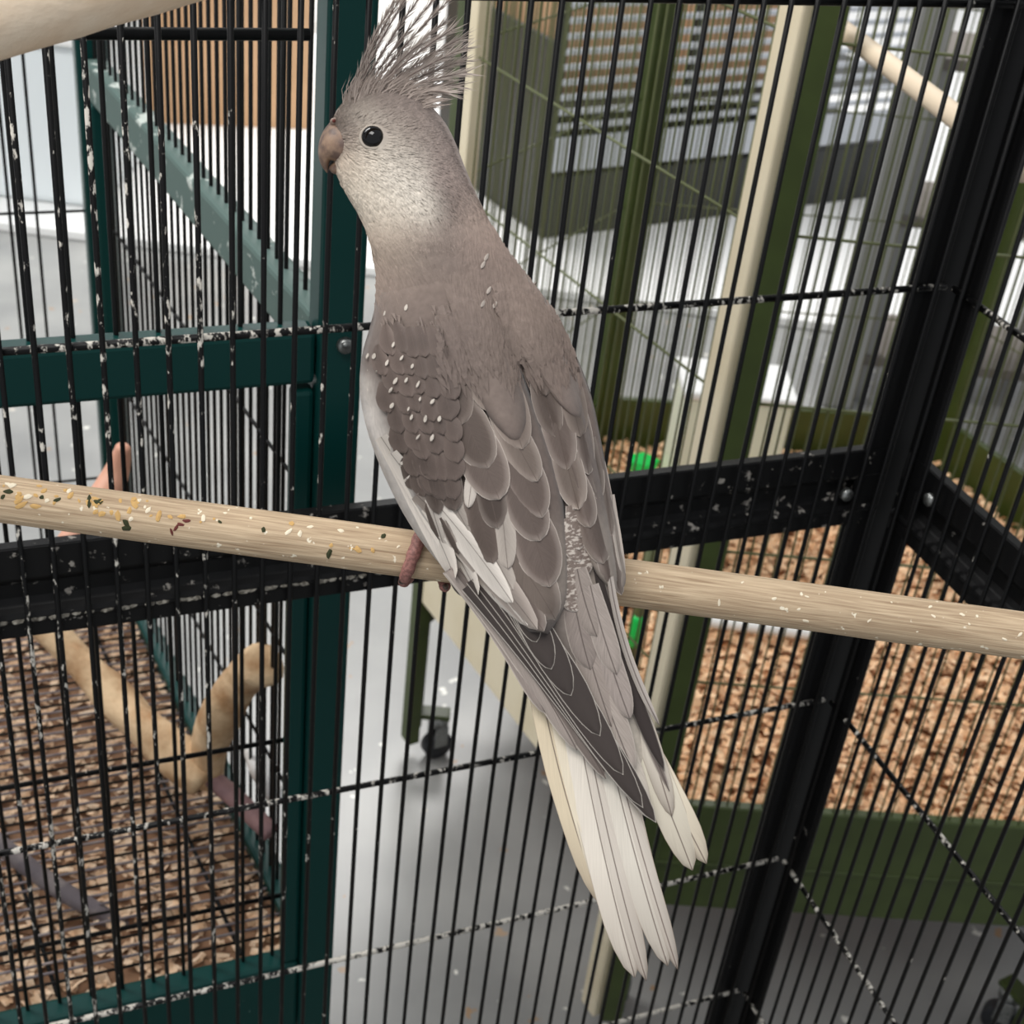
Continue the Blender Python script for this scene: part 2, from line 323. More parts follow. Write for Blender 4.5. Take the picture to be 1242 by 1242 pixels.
# crumbs, chewed bits and stains stuck on the dowel
e_cam = -(ray(500, 670) - DDIR*ray(500, 670).dot(DDIR)).normalized(); e_up = DDIR.cross(e_cam); e_up = e_up if e_up.z > 0 else -e_up
def on_dowel(px, off): # off in -1..1 across the visible width
    c = at_depth(px, 605+(771-605)*px/1242, ZD); a = math.asin(max(-.98, min(.98, off)))
    nrm = e_cam*math.cos(a)+e_up*math.sin(a); return c+nrm*RD, nrm
M_CR1 = mat('pale_crumb', (226, 214, 190), .9); M_CR2 = mat('ochre_crumb', (196, 158, 100), .9); M_CR3 = mat('dark_green_crumb', (48, 52, 26), .9); M_CR4 = mat('dark_red_stain', (96, 40, 34), .8)
def crumb(px, off, size, material, stretch=1.6, seedv=0):
    p, nrm = on_dowel(px, off); rr = random.Random(seedv); bm = bmesh.new(); bmesh.ops.create_icosphere(bm, subdivisions=1, radius=1)
    tx = DDIR; ty = nrm.cross(tx); an = rr.uniform(0, 3.1)
    a1 = tx*math.cos(an)+ty*math.sin(an); a2 = nrm.cross(a1)
    for v in bm.verts:
        c = v.co*rr.uniform(.75, 1.3); v.co = a1*(c.x*size*stretch)+a2*(c.y*size)+nrm*(c.z*size*.35)
    me = bpy.data.meshes.new('crumb'); bm.to_mesh(me); bm.free(); me.materials.append(material)
    o = bpy.data.objects.new('crumb', me); COL.objects.link(o); o.location = p; o.parent = perch; o.matrix_parent_inverse = PMAT
cr = random.Random(3)
for i in range(70):
    px = cr.uniform(8, 190) if i < 48 else cr.uniform(190, 500)
    crumb(px, cr.uniform(-.15, .75), cr.uniform(.0004, .0011), cr.choice([M_CR1, M_CR1, M_CR2, M_CR2, M_CR2, M_CR3]), cr.uniform(1, 2.4), i)
for i in range(16): crumb(cr.uniform(790, 1230), cr.uniform(-.7, .8), cr.uniform(.0003, .0007), M_CR1, cr.uniform(1, 3), 100+i)
for q, (px, off) in enumerate(((18, .35), (126, .42), (162, -.32), (163, -.5), (404, -.45))): crumb(px, off, .0011, M_CR3, 1.8, 200+q)
for q, (px, off) in enumerate(((216, -.4), (221, -.22), (226, -.06), (233, .12))): crumb(px, off, .0006, M_CR4, 2.6, 300+q)
# the thick pale perch above, close to the camera
PA, PB = at_depth(-40, 12, .37), at_depth(300, -82, .40)
pd = (PB-PA).normalized()
dowel('wooden_perch', PA-pd*.25, PB+pd*.22, .0142, M_PERCHB, 'thick pale smooth wooden perch crossing above the dark green cage', 50, .0006, 5)

# ------------------------------------------------------------------ dark green cage behind the left half
green = empty('bird_cage', Vector((-.25, .85, 0)), 'dark green metal bird cage holding branches over brown bedding', 'cage')
GD = .672
M_PALEG = mat_dirty('pale_green_enamel', (88, 108, 103), .55, (190, 198, 192), 60, (1, 1, 1), .68)  # paler grey-green for the middle side rails, flecked lighter
def gbox(name, p, q, wide, hw, hh, dirt=.1, parent=green, bevel=.003):
    o = bar_box(name, p, q, wide, hw, hh, M_GREEN, parent, bevel); o.color = (dirt, dirt, dirt, 1); return o
gs = on_wall(411, 300, GD).dot(DX)
gFR = wall_pt(gs, GD, 0); gBR = Vector((-.382, 1.122, 0)); gFL = gFR-DX*.60; gBL = gBR-DX*.60
GZT, GZB = 1.47, .46
def up(p, z): return Vector((p.x, p.y, z))
for p in (gFR, gBR, gFL, gBL): gbox('post', up(p, 0), up(p, GZT), DX, .0125, .0125, .12)
SD = (gBR-gFR).normalized()
for z, hh in ((1.046, .016), (.507, .040), (GZT-.014, .014)):
    for a_, b_, nm in ((gFR-DX*.013, gFL+DX*.013, 'front_rail'), (gFR+SD*.014, gBR-SD*.014, 'side_rail'), (gBR-DX*.013, gBL+DX*.013, 'back_rail'), (gFL+SD*.014, gBL-SD*.014, 'side_rail')):
        if nm == 'back_rail' and z == 1.046: continue
        o = gbox(nm, up(a_, z), up(b_, z), (0, 0, 1), hh, .009, .30 if nm == 'side_rail' else .2)
        if nm == 'side_rail' and z == 1.046: o.data.materials[0] = M_PALEG
# framed lower panel just inside the front post
st = gFR-DX*.0190-NB*.002
gbox('stile', up(st, .548), up(st, 1.026), DX, .0062, .006, .1)
st2 = gBR-DX*.002+SD*-.026
gbox('stile', up(st2, .548), up(st2, 1.03), DX, .008, .008, .05)
tube('bolt', [on_wall(418, 418, GD-.0125), on_wall(418, 418, GD-.0125)-NB*.0035], [.0048, .0040], M_STEEL, green, 16)
tube('bolt_hex', [on_wall(418.5, 418.5, GD-.016), on_wall(418.5, 418.5, GD-.016)-NB*.0015], .0022, M_STEEL, green, 6)
# its wires
t = .030
while t < .585:
    p = gFR-DX*t+NB*.004; wire('bar', up(p, .49), up(p, GZT-.02), .0014, M_GBAR, green); t += .0215
n_side = 34
for i in range(1, n_side):
    p = gFR+SD*((gBR-gFR).length*i/n_side); wire('bar', up(p, .49), up(p, GZT-.02), .0014, M_GBAR, green)
t = .03
while t < .585:
    p = gBR-DX*t; wire('bar', up(p, .49), up(p, GZT-.02), .0014, M_GBAR, green); t += .0215
for z in (1.25, on_plane(40, 258, gBR, NB).z, .78, .66):
    wire('cross_wire', up(gFR+SD*.01, z), up(gBR-SD*.01, z), .0013, M_GBAR, green)
    wire('cross_wire', up(gBR-DX*.01, z), up(gBL+DX*.01, z), .0013, M_GBAR, green)
wire('cross_wire', up(on_wall(375, 42, GD-.011), on_wall(375, 42, GD-.011).z), up(gFL-NB*.011, on_wall(375, 42, GD-.011).z), .0030, M_GBAR, green)
for z in (.757, .607): wire('cross_wire', up(gFR-DX*.01+NB*.006, z), up(gFL+DX*.01+NB*.006, z), .0017, M_BLACK, green, .35)
# bedding and the grate over it
BZ = .535
base = [gFR-DX*.004+SD*.004, gBR-DX*.004-SD*.004, gBL, gFL]
pan = link('bedding_pan', [up(p, BZ) - green.location for p in base]+[up(p, BZ-.02) - green.location for p in base], [(0, 1, 2, 3), (7, 6, 5, 4), (0, 4, 5, 1), (1, 5, 6, 2), (2, 6, 7, 3), (3, 7, 4, 0)], M_BEDB, green)
def flakes(name, poly, z, n, size, material, parent, zr, seedv, curl=.35):
    rr = random.Random(seedv); vs, fs = [], []; P = [Vector((p.x, p.y)) for p in poly]
    xs = [p.x for p in P]; ys = [p.y for p in P]
    def inside(x, y):
        c = False; j = len(P)-1
        for i in range(len(P)):
            if (P[i].y > y) != (P[j].y > y) and x < (P[j].x-P[i].x)*(y-P[i].y)/(P[j].y-P[i].y)+P[i].x: c = not c
            j = i
        return c
    cnt = 0
    while cnt < n:
        x, y = rr.uniform(min(xs), max(xs)), rr.uniform(min(ys), max(ys))
        if not inside(x, y): continue
        cnt += 1; a = rr.uniform(0, 6.28); l = size*rr.uniform(.6, 1.5); w_ = size*rr.uniform(.3, .75)
        R_ = Matrix.Rotation(a, 3, 'Z') @ Matrix.Rotation(rr.uniform(-.7, .7), 3, 'X') @ Matrix.Rotation(rr.uniform(-.55, .55), 3, 'Y')
        c = Vector((x, y, z+rr.uniform(0, zr))); b0 = len(vs); cu = l*curl*rr.uniform(-1, 1)
        for u in (-1, 0, 1):
            for v in (-1, 1): vs.append(c + R_ @ Vector((u*l*.5, v*w_*.5*(1-.25*abs(u)*rr.random()), cu*(1-u*u)*.5+rr.uniform(-.1, .1)*w_)) - parent.location)
        fs += [(b0, b0+2, b0+3, b0+1), (b0+2, b0+4, b0+5, b0+3)]
    o = link(name, vs, fs, material, parent); return tag(o, kind='stuff')
flakes('bedding', base, BZ+.001, 5200, .010, M_BED, green, .006, 11)
i = 0
Lf = (gBR-gFR).length
while i < 52:
    p = gFR+SD*(.02+i*(Lf-.04)/52); wire('grate_wire', up(p-DX*.012, BZ+.0145), up(p-DX*.47, BZ+.0145), .0011, M_GREYP if i % 3 else M_GBAR, green); i += 1
for j in range(4):
    p = gFR-DX*(.05+.13*j); wire('grate_bar', up(p+SD*.01, BZ+.012), up(p+SD*(Lf-.01), BZ+.012), .0016, M_GBAR, green)

def branch(name, pts, rad, material, label, n=16, rough=.10, seedv=0, cat='perch', ends=True, segs=30):
    rr = random.Random(seedv); P = spline([list(p)+[r] for p, r in zip(pts, rad)], segs); vs, fs = [], []; up_ = None
    ph_ = [(rr.uniform(0, 6.3), rr.randint(2, 4), rr.uniform(2, 7)) for _ in range(5)]
    o0 = Vector(P[0][:3])
    for i, q in enumerate(P):
        p = Vector(q[:3]); tn = (Vector(P[min(i+1, segs-1)][:3])-Vector(P[max(i-1, 0)][:3])).normalized()
        if up_ is None: up_ = Vector((0, 0, 1)) if abs(tn.z) < .9 else Vector((1, 0, 0))
        u = (up_-tn*up_.dot(tn)).normalized(); v = tn.cross(u); up_ = u
        r = q[3]*(.8 if (ends and i in (0, segs-1)) else 1)
        for k_ in range(n):
            a = 2*math.pi*k_/n; bmp = sum(math.sin(a*m_+ph0+i/segs*fr*3) for ph0, m_, fr in ph_)/5
            vs.append(p+(u*math.cos(a)+v*math.sin(a))*r*(1+rough*bmp*1.6+rr.uniform(-.3, .3)*rough*.5) - o0)
    for i in range(segs-1):
        for k_ in range(n): fs.append((i*n+k_, i*n+(k_+1) % n, (i+1)*n+(k_+1) % n, (i+1)*n+k_))
    fs += [tuple(range(n-1, -1, -1)), tuple((segs-1)*n+k_ for k_ in range(n))]
    o = link(name, vs, fs, material, None, smooth=True); o.location = o0; return tag(o, label, cat)
def gp(px, py, d): return on_wall(px, py, d)
branch('branch_perch', [gp(250, 950, .80), gp(256, 900, .80), gp(272, 855, .79), gp(298, 822, .78), gp(318, 806, .762)], [.0125, .0145, .0155, .0150, .0172], M_BRANCH, 'stubby thick branch with a knobbly cut end beside the green cage post', rough=.13, seedv=2, segs=40)
branch('branch_perch', [gp(40, 745, .93), gp(95, 800, .90), gp(150, 858, .86), gp(200, 905, .82), gp(248, 950, .79)], [.0115, .0125, .0155, .0160, .0135], M_BRANCH, 'long peeled branch lying slantwise over the brown bedding', rough=.14, seedv=4)
branch('branch_perch', [gp(246, 935, .80), gp(285, 968, .775), gp(330, 1012, .745)], [.0075, .0078, .0075], M_PINK, 'short mauve perch below the stubby thick branch', rough=.03, seedv=5)
branch('branch_perch', [gp(-30, 1000, .80), gp(60, 1070, .77), gp(150, 1125, .745), gp(250, 1185, .715)], [.0065, .007, .007, .0065], M_GREYP, 'thin grey-mauve perch low over the bedding grate', rough=.04, seedv=6)
branch('branch_perch', [gp(150, 540, .86), gp(138, 580, .86), gp(100, 640, .83), gp(80, 665, .82)], [.005, .0095, .0105, .0095], mat('flesh_plastic', (216, 160, 134), .5), 'flesh-pink perch stub behind the wooden dowel', rough=.02, seedv=8)
pc = gp(318, 925, .80)
branch('cuttlebone', [gp(302, 905, .82), gp(318, 935, .80), gp(338, 975, .78)], [.006, .009, .006], M_WHITE, 'white chalky cuttlebone hung on the green cage side wires', rough=.06, seedv=9, cat='cuttlebone')

# ------------------------------------------------------------------ olive and cream six-sided cage with a tray of wood shavings
hexc = empty('aviary_cage', Vector((.3, 1.5, 0)), 'six-sided olive and cream aviary with a tray of orange wood shavings', 'cage')
HV = dict(FL=(.172, 1.06), FR=(.69, 1.10), R=(.93, 1.56), BR=(.668, 2.0), BL=(.118, 1.93), L=(-.112, 1.497))
HV = {k_: Vector((x, y, 0)) for k_, (x, y) in HV.items()}
ORD = ['FL', 'FR', 'R', 'BR', 'BL', 'L']; RIM, TBOT, HTOP = .384, .215, 1.75
cen = sum(HV.values(), Vector())/6
def hx(n, p, q, wide, hw, hh, m_, bevel=.002): return bar_box(n, p, q, wide, hw, hh, m_, hexc, bevel)
for nm in ORD:
    i = ORD.index(nm); p = HV[nm]; nx = (HV[ORD[(i+1) % 6]]-p).normalized(); pv = (HV[ORD[i-1]]-p).normalized()
    hx('post', up(p+nx*.0125, .035), up(p+nx*.0125, HTOP), nx, .0125, .009, M_OLIVE)
    if nm == 'L': hx('corner_trim', up(p+nx*.0345, RIM), up(p+nx*.0345, HTOP), nx, .0095, .008, M_CREAM)
    mcol = M_CREAM if nm == 'FL' else M_OLIVE
    hx('post_trim', up(p+pv*.0135, .035), up(p+pv*.0135, HTOP), pv, .0135, .009, mcol)
for i, nm in enumerate(ORD):
    a_, b_ = HV[nm], HV[ORD[(i+1) % 6]]; d_ = (b_-a_).normalized(); out = Vector((d_.y, -d_.x, 0))
    if (cen-a_).dot(out) > 0: out = -out
    cr_ = M_CREAM if nm == 'L' else M_OLIVE
    a2, b2 = a_+d_*.020, b_-d_*.020
    if nm == 'L':
        hx('tray_panel', up(a2, .335), up(b2, .335), (0, 0, 1), .046, .006, M_CREAM)
        hx('tray_rim', up(a2-out*.004, .385), up(b2-out*.004, .385), (0, 0, 1), .004, .007, M_OLIVE)
    else:
        hx('tray_panel', up(a2, .343), up(b2, .343), (0, 0, 1), .041, .006, M_OLIVE)
        hx('tray_lower_panel', up(a2-out*.006, .262), up(b2-out*.006, .262), (0, 0, 1), .036, .005, M_OLIVE)
        hx('tray_ledge', up(a2-out*.001, .300), up(b2-out*.001, .300), (0, 0, 1), .003, .008, M_OLIVE)
    hx('top_rail', up(a2, HTOP-.012), up(b2, HTOP-.012), (0, 0, 1), .012, .008, M_OLIVE)
    nw = 38; Lh = (b_-a_).length
    for j in range(1, nw):
        p = a_.lerp(b_, (.024+(Lh-.048)*j/nw)/Lh); wire('bar', up(p, RIM-.01), up(p, HTOP-.02), .0010, M_OLIVEW, hexc, n=6)
    for z in [on_plane(950, y_, HV['FL'], (HV['FR']-HV['FL']).cross(Vector((0, 0, 1)))).z for y_ in (45, 284, 491, 673, 833)]:
        wire('cross_wire', up(a_.lerp(b_, .03)+out*.002, z), up(a_.lerp(b_, .97)+out*.002, z), .0013, M_OLIVEW, hexc, n=6)
poly = [HV[k_]+(cen-HV[k_]).normalized()*.012 for k_ in ORD]
vs = [up(p, .30)-hexc.location for p in poly]+[up(p, .27)-hexc.location for p in poly]
link('tray', vs, [tuple(range(6)), tuple(range(11, 5, -1))]+[(i, 6+i, 6+(i+1) % 6, (i+1) % 6) for i in range(6)], M_SHAVB, hexc)
flakes('wood_shavings', [HV[k_]+(cen-HV[k_]).normalized()*.025 for k_ in ORD], .302, 15000, .014, M_SHAV, hexc, .020, 21, .5)
def caster(p, ang):
    ax = Vector((math.cos(ang), math.sin(ang), 0)); c = up(p, .022)
    whl = tube('wheel', [c-ax*.010, c-ax*.008, c+ax*.008, c+ax*.010], [.019, .022, .022, .019], M_RUBBER, None, 24)
    frk = bar_box('fork', up(p, .026)+ax*.0125, up(p, .062)+ax*.0125, Vector((-ax.y, ax.x, 0)), .010, .0015, M_STEEL)
    frk2 = bar_box('fork', up(p, .026)-ax*.0125, up(p, .062)-ax*.0125, Vector((-ax.y, ax.x, 0)), .010, .0015, M_STEEL)
    stem = tube('stem', [up(p, .060), up(p, .076)], .014, M_STEEL, None, 14)
    fixp(whl, hexc); fixp(stem, hexc); fixp(frk, hexc); fixp(frk2, hexc)
    whl.name = 'caster_wheel'; stem.name = 'caster_plate'; frk.name = 'caster_fork'; frk2.name = 'caster_fork'
for nm in ORD:
    d_ = (cen-HV[nm]).normalized(); 
    q = HV[nm]+d_*.045
    hx('caster_bracket', up(HV[nm]+d_*.008, .078), up(q+d_*.015, .078), Vector((-d_.y, d_.x, 0)), .012, .004, M_OLIVE)
    caster(q, math.atan2(d_.x, -d_.y)+.5)
# things inside the aviary
q = on_z(866, 636, .315)
nb = empty('nest_box', up(q, .315), 'pale cream plastic box standing on the wood shavings', 'box')
nd = (HV['FR']-HV['FL']).normalized(); nt_ = Vector((-nd.y, nd.x, 0))
fixp(box('body', q+nt_*.05+Vector((0, 0, .10)), nd*.075, nt_*.05, (0, 0, .10), mat('pale_cream_plastic', (232, 236, 214), .5), None, .006), nb)
fixp(box('lid', q+nt_*.05+Vector((0, 0, .2065)), nd*.080, nt_*.055, (0, 0, .0065), M_WHITE, None, .004), nb)
def toy(px, py, z, r, label, seedv):
    rr = random.Random(seedv); bm = bmesh.new(); bmesh.ops.create_icosphere(bm, subdivisions=1, radius=r)
    for v in bm.verts: v.co *= rr.uniform(.82, 1.15); v.co.z *= .9
    me = bpy.data.meshes.new('plastic_toy'); bm.to_mesh(me); bm.free(); me.materials.append(M_TOY)
    o = bpy.data.objects.new('plastic_toy', me); COL.objects.link(o); o.location = on_z(px, py, z); return tag(o, label, 'toy')
toy(779, 563, .352, .024, 'faceted bright green plastic toy lying on shavings beside the cream box', 3)
# green-capped stick perch at the near corner of the aviary
a_ = on_z(772, 760, .40); 
st_ = empty('stick_perch', up(a_, .322), 'olive stick with a bright green cap standing in the wood shavings', 'perch')
fixp(tube('stick', [up(a_, .322), up(a_, .52)], .006, M_OLIVEW, None, 12), st_)
fixp(tube('cap', [up(a_, .372), up(a_, .380), up(a_, .412), up(a_, .418)], [.0068, .0085, .0085, .0068], M_TOY, None, 14), st_)
# wooden dowel high in the aviary, and a white tube on the shavings
pz = on_plane(985, 8, (HV['FL']+HV['FR'])/2+Vector((0, .10, 0)), Vector((0, 1, 0)))
pz2 = on_z(1170, 150, pz.z-.001)
dd = (pz2-pz)
dowel('wooden_perch', pz-dd*.35, pz+dd*1.30, .0075, M_DOWELPALE, 'pale yellowish dowel running slantwise high inside the olive aviary', 20, .0001, 9)
wa, wb = on_z(815, 748, .334), on_z(1010, 772, .334)
tw = dowel('plastic_tube', wa, wb, .0085, M_WHITE, 'white plastic tube lying on the orange wood shavings', 16, .0002, 12); tw['category'] = 'tube'

# ------------------------------------------------------------------ shop things farther away
RA, RB = on_z(657, 290, .024), on_z(1085, 236, .024); RD1 = (RB-RA).normalized(); RD2 = Vector((-RD1.y, RD1.x, 0)); RL = (RB-RA).length
rack = empty('display_rack', RA, 'charcoal display rack with pale horizontal slats holding cardboard boxes', 'rack')
def rk(n, p, a, b_, c_, m_): return box(n, p, a, b_, c_, m_, rack, .004)
rn = -RD2
z_sk = on_plane(660, 216, RA, RD2).z
rk('skirt', RA+RD1*RL/2+RD2*.30+Vector((0, 0, (z_sk-.024)/2)), RD1*(RL/2), RD2*.30, (0, 0, (z_sk-.024)/2), M_DARKRACK)
rk('price_strip', RA+RD1*RL/2-RD2*.004+Vector((0, 0, z_sk+.035)), RD1*(RL/2), RD2*.004, (0, 0, .045), M_LIGHTSLAT)
for i in range(18):
    z = z_sk+.105+i*.037
    rk('slat', RA+RD1*RL/2+Vector((0, 0, z)), RD1*(RL/2), RD2*.006, (0, 0, .0075), M_LIGHTSLAT)
for f_ in (0, .33, .66, 1): rk('upright', RA+RD1*(RL*f_)+RD2*.015+Vector((0, 0, .55)), RD1*.014, RD2*.012, (0, 0, .52), M_DARKRACK)
rk('side_panel', RA+RD2*.30+Vector((0, 0, .26)), RD1*.008, RD2*.29, (0, 0, .235), M_DARKRACK)
rk('back_panel', RA+RD1*RL/2+RD2*.60+Vector((0, 0, .5)), RD1*(RL/2), RD2*.008, (0, 0, .48), M_LIGHTSLAT)
rk('shelf', RA+RD1*RL/2+RD2*.30+Vector((0, 0, z_sk+.13)), RD1*(RL/2-.01), RD2*.28, (0, 0, .008), M_DARKRACK)
def carton(p, a, hx_, hy_, hz_, label):
    c_ = Vector((math.cos(a), math.sin(a), 0)); n_ = Vector((-c_.y, c_.x, 0))
    o = empty('cardboard_box', p, label, 'box', )
    fixp(box('body', p+Vector((0, 0, hz_)), c_*hx_, n_*hy_, (0, 0, hz_), M_CARD, None, .004), o)
    fixp(box('flap', p+n_*(hy_*.5)+Vector((0, 0, 2*hz_+.003)), c_*hx_*.99, n_*hy_*.48, (0, 0, .003), M_CARD, None, .001), o)
    fixp(box('flap', p-n_*(hy_*.5)+Vector((0, 0, 2*hz_+.003)), c_*hx_*.99, n_*hy_*.48, (0, 0, .003), M_CARD, None, .001), o)
    fixp(box('tape', p+Vector((0, 0, 2*hz_+.0065)), c_*hx_, n_*.022, (0, 0, .0006), mat('packing_tape', (206, 178, 140), .3) if 'packing_tape' not in bpy.data.materials else bpy.data.materials['packing_tape'], None, 0), o)
    return o
ra = math.atan2(RD1.y, RD1.x); sh = z_sk+.138
carton(RA+RD1*.22+RD2*.30+Vector((0, 0, sh)), ra, .15, .18, .14, 'plain cardboard box on the rack shelf beside its open end panel')
carton(RA+RD1*.62+RD2*.26+Vector((0, 0, sh)), ra, .17, .17, .12, 'wide low cardboard box in the middle of the rack shelf')
# grey steel post of the room, and the clutter beside it
gp0 = on_z(1012, 486, .0)
go = box('trim_1', gp0+Vector((0, 0, 1.6)), Vector((.034, 0, 0)), Vector((0, .034, 0)), (0, 0, 1.6), M_GREYPIL, None, .004); tag(go, kind='structure')
cb = empty('storage_cart', on_z(1085, 470, 0), 'grey low cart with shelves beside the steel post', 'cart')
c0 = on_z(1092, 486, 0)
for z in (.10, .42, .74): fixp(box('shelf', up(c0, z)+Vector((.10, .10, 0)), (.22, .01, 0), (-.01, .12, 0), (0, 0, .012), M_GREYBOARD, None, .003), cb)
for sx, sy in ((-.10, -.01), (.30, .01), (-.11, .19), (.29, .21)):
    fixp(bar_box('leg', up(c0+Vector((sx, sy, 0)), 0), up(c0+Vector((sx, sy, 0)), .75), (1, 0, 0), .012, .012, M_GREYPIL), cb)
def bottle(p, r, h, label, m_):
    o = empty('bottle', p, label, 'bottle')
    prof = [(0, r*.92), (.03, r), (.62, r), (.74, r*.8), (.80, r*.42), (.84, r*.42)]
    fixp(tube('body', [p+Vector((0, 0, h*t_)) for t_, _ in prof], [q_ for _, q_ in prof], m_, None, 18), o)
    fixp(tube('cap', [p+Vector((0, 0, h*.84)), p+Vector((0, 0, h))], r*.5, M_WHITE, None, 16), o)
bottle(up(c0+Vector((.00, .02, 0)), .432), .045, .20, 'rounded white plastic bottle on the grey cart shelf', M_WHITE)
bottle(up(c0+Vector((.11, .0, 0)), .432), .05, .24, 'pale blue-white bottle on the grey cart shelf', mat('bluish_plastic', (205, 216, 228), .35))
mat('milky_plastic', (225, 228, 230), .35)
bottle(up(c0+Vector((.05, .12, 0)), .752), .05, .22, 'white bottle standing on the top shelf of the grey cart', bpy.data.materials['milky_plastic'])
# stack of silver wire crates seen right of the corner post
wc = on_z(1192, 548, 0)+Vector((.78, -.62, 0))*.45+Vector((.10, -.10, 0))
cr0 = empty('wire_crate', wc, 'silver wire crate stack on the pale floor beyond the aviary', 'crate')
cx_, cy_ = Vector((.78, -.62, 0)), Vector((.62, .78, 0))
fixp(box('base', wc+cy_*.15+Vector((0, 0, .10)), cx_*.45, cy_*.14, (0, 0, .10), M_GREYBOARD, None, .004), cr0)
for i in range(9):
    z = .24+i*.05
    fixp(box('slat', wc+Vector((0, 0, z)), cx_*.45, cy_*.004, (0, 0, .012), M_LIGHTSLAT, None, .002), cr0)
    fixp(box('slat', wc-cx_*.45+cy_*.145+Vector((0, 0, z)), cx_*.004, cy_*.14, (0, 0, .012), M_LIGHTSLAT, None, .002), cr0)
for sx in (-.45, 0, .45): fixp(bar_box('upright', wc+cx_*sx+Vector((0, 0, .19)), wc+cx_*sx+Vector((0, 0, .68)), cx_, .008, .008, M_GREYPIL), cr0)
fixp(box('tray', wc+cy_*.15+Vector((0, 0, .45)), cx_*.44, cy_*.135, (0, 0, .006), M_GREYPIL, None, .003), cr0)
# behind the green cage: boxes and a white cabinet
carton(on_z(235, 118, .024), .25, .34, .26, .26, 'big cardboard box on the floor behind the dark green cage')
wcab = on_z(345, 40, .024)
wb_ = empty('white_cabinet', wcab, 'white cabinet with two doors behind the dark green cage', 'cabinet')
fixp(box('body', wcab+Vector((.25, .30, .45)), (.36, 0, 0), (0, .25, 0), (0, 0, .45), M_WHITE, None, .004), wb_)
for sx in (-.18, .18):
    dr = fixp(box('door', wcab+Vector((.25+sx, .043, .46)), (.174, 0, 0), (0, .008, 0), (0, 0, .42), M_WHITE, None, .003), wb_)
    h_ = bar_box('handle', wcab+Vector((.25+sx*.2, .028, .52)), wcab+Vector((.25+sx*.2, .028, .66)), (1, 0, 0), .006, .006, M_STEEL); fixp(h_, dr)
bn = on_z(30, 250, .024)
bo = empty('storage_bin', bn, 'white plastic storage bin with a lid behind the far green post', 'bin')
fixp(box('body', bn+Vector((-.12, .25, .20)), (.30, 0, 0), (0, .22, 0), (0, 0, .20), mat('white_bin_plastic', (222, 228, 230), .4), None, .02), bo)
fixp(box('lid', bn+Vector((-.12, .25, .415)), (.32, 0, 0), (0, .24, 0), (0, 0, .015), M_WHITE, None, .008), bo)

# ------------------------------------------------------------------ the cockatiel
ZB = .460                                        # distance of the bird's long axis from the lens, in front of the dowel its foot grips
MPP = ZB/F                                       # metres for one photo pixel at that distance
bird = empty('cockatiel', at_depth(520, 690, ZB+.02), 'grey-brown cockatiel with raised crest and white tail, perched on the wooden dowel', 'bird')

def mat_plumage(name, attr=True, rough=.85):
    M_ = bpy.data.materials.new(name); M_.use_nodes = True; nt = M_.node_tree; b = nt.nodes['Principled BSDF']; L = nt.links.new
    a = nt.nodes.new('ShaderNodeVertexColor'); a.layer_name = 'Col'
    geo = nt.nodes.new('ShaderNodeNewGeometry'); n = nt.nodes.new('ShaderNodeTexNoise'); n.inputs['Scale'].default_value = 420; n.inputs['Detail'].default_value = 5
    L(geo.outputs['Position'], n.inputs['Vector'])
    r = nt.nodes.new('ShaderNodeMapRange'); r.inputs['From Min'].default_value = .25; r.inputs['From Max'].default_value = .75; r.inputs['To Min'].default_value = .86; r.inputs['To Max'].default_value = 1.12
    L(n.outputs['Fac'], r.inputs['Value']); v = nt.nodes.new('ShaderNodeVectorMath'); v.operation = 'SCALE'; L(a.outputs['Color'], v.inputs[0]); L(r.outputs[0], v.inputs['Scale'])
    L(v.outputs[0], b.inputs['Base Color']); b.inputs['Roughness'].default_value = rough; b.inputs['Specular IOR Level'].default_value = .15
    b.inputs['Sheen Weight'].default_value = .12; b.inputs['Sheen Roughness'].default_value = .5
    return M_
M_PLUM = mat_plumage('plumage')
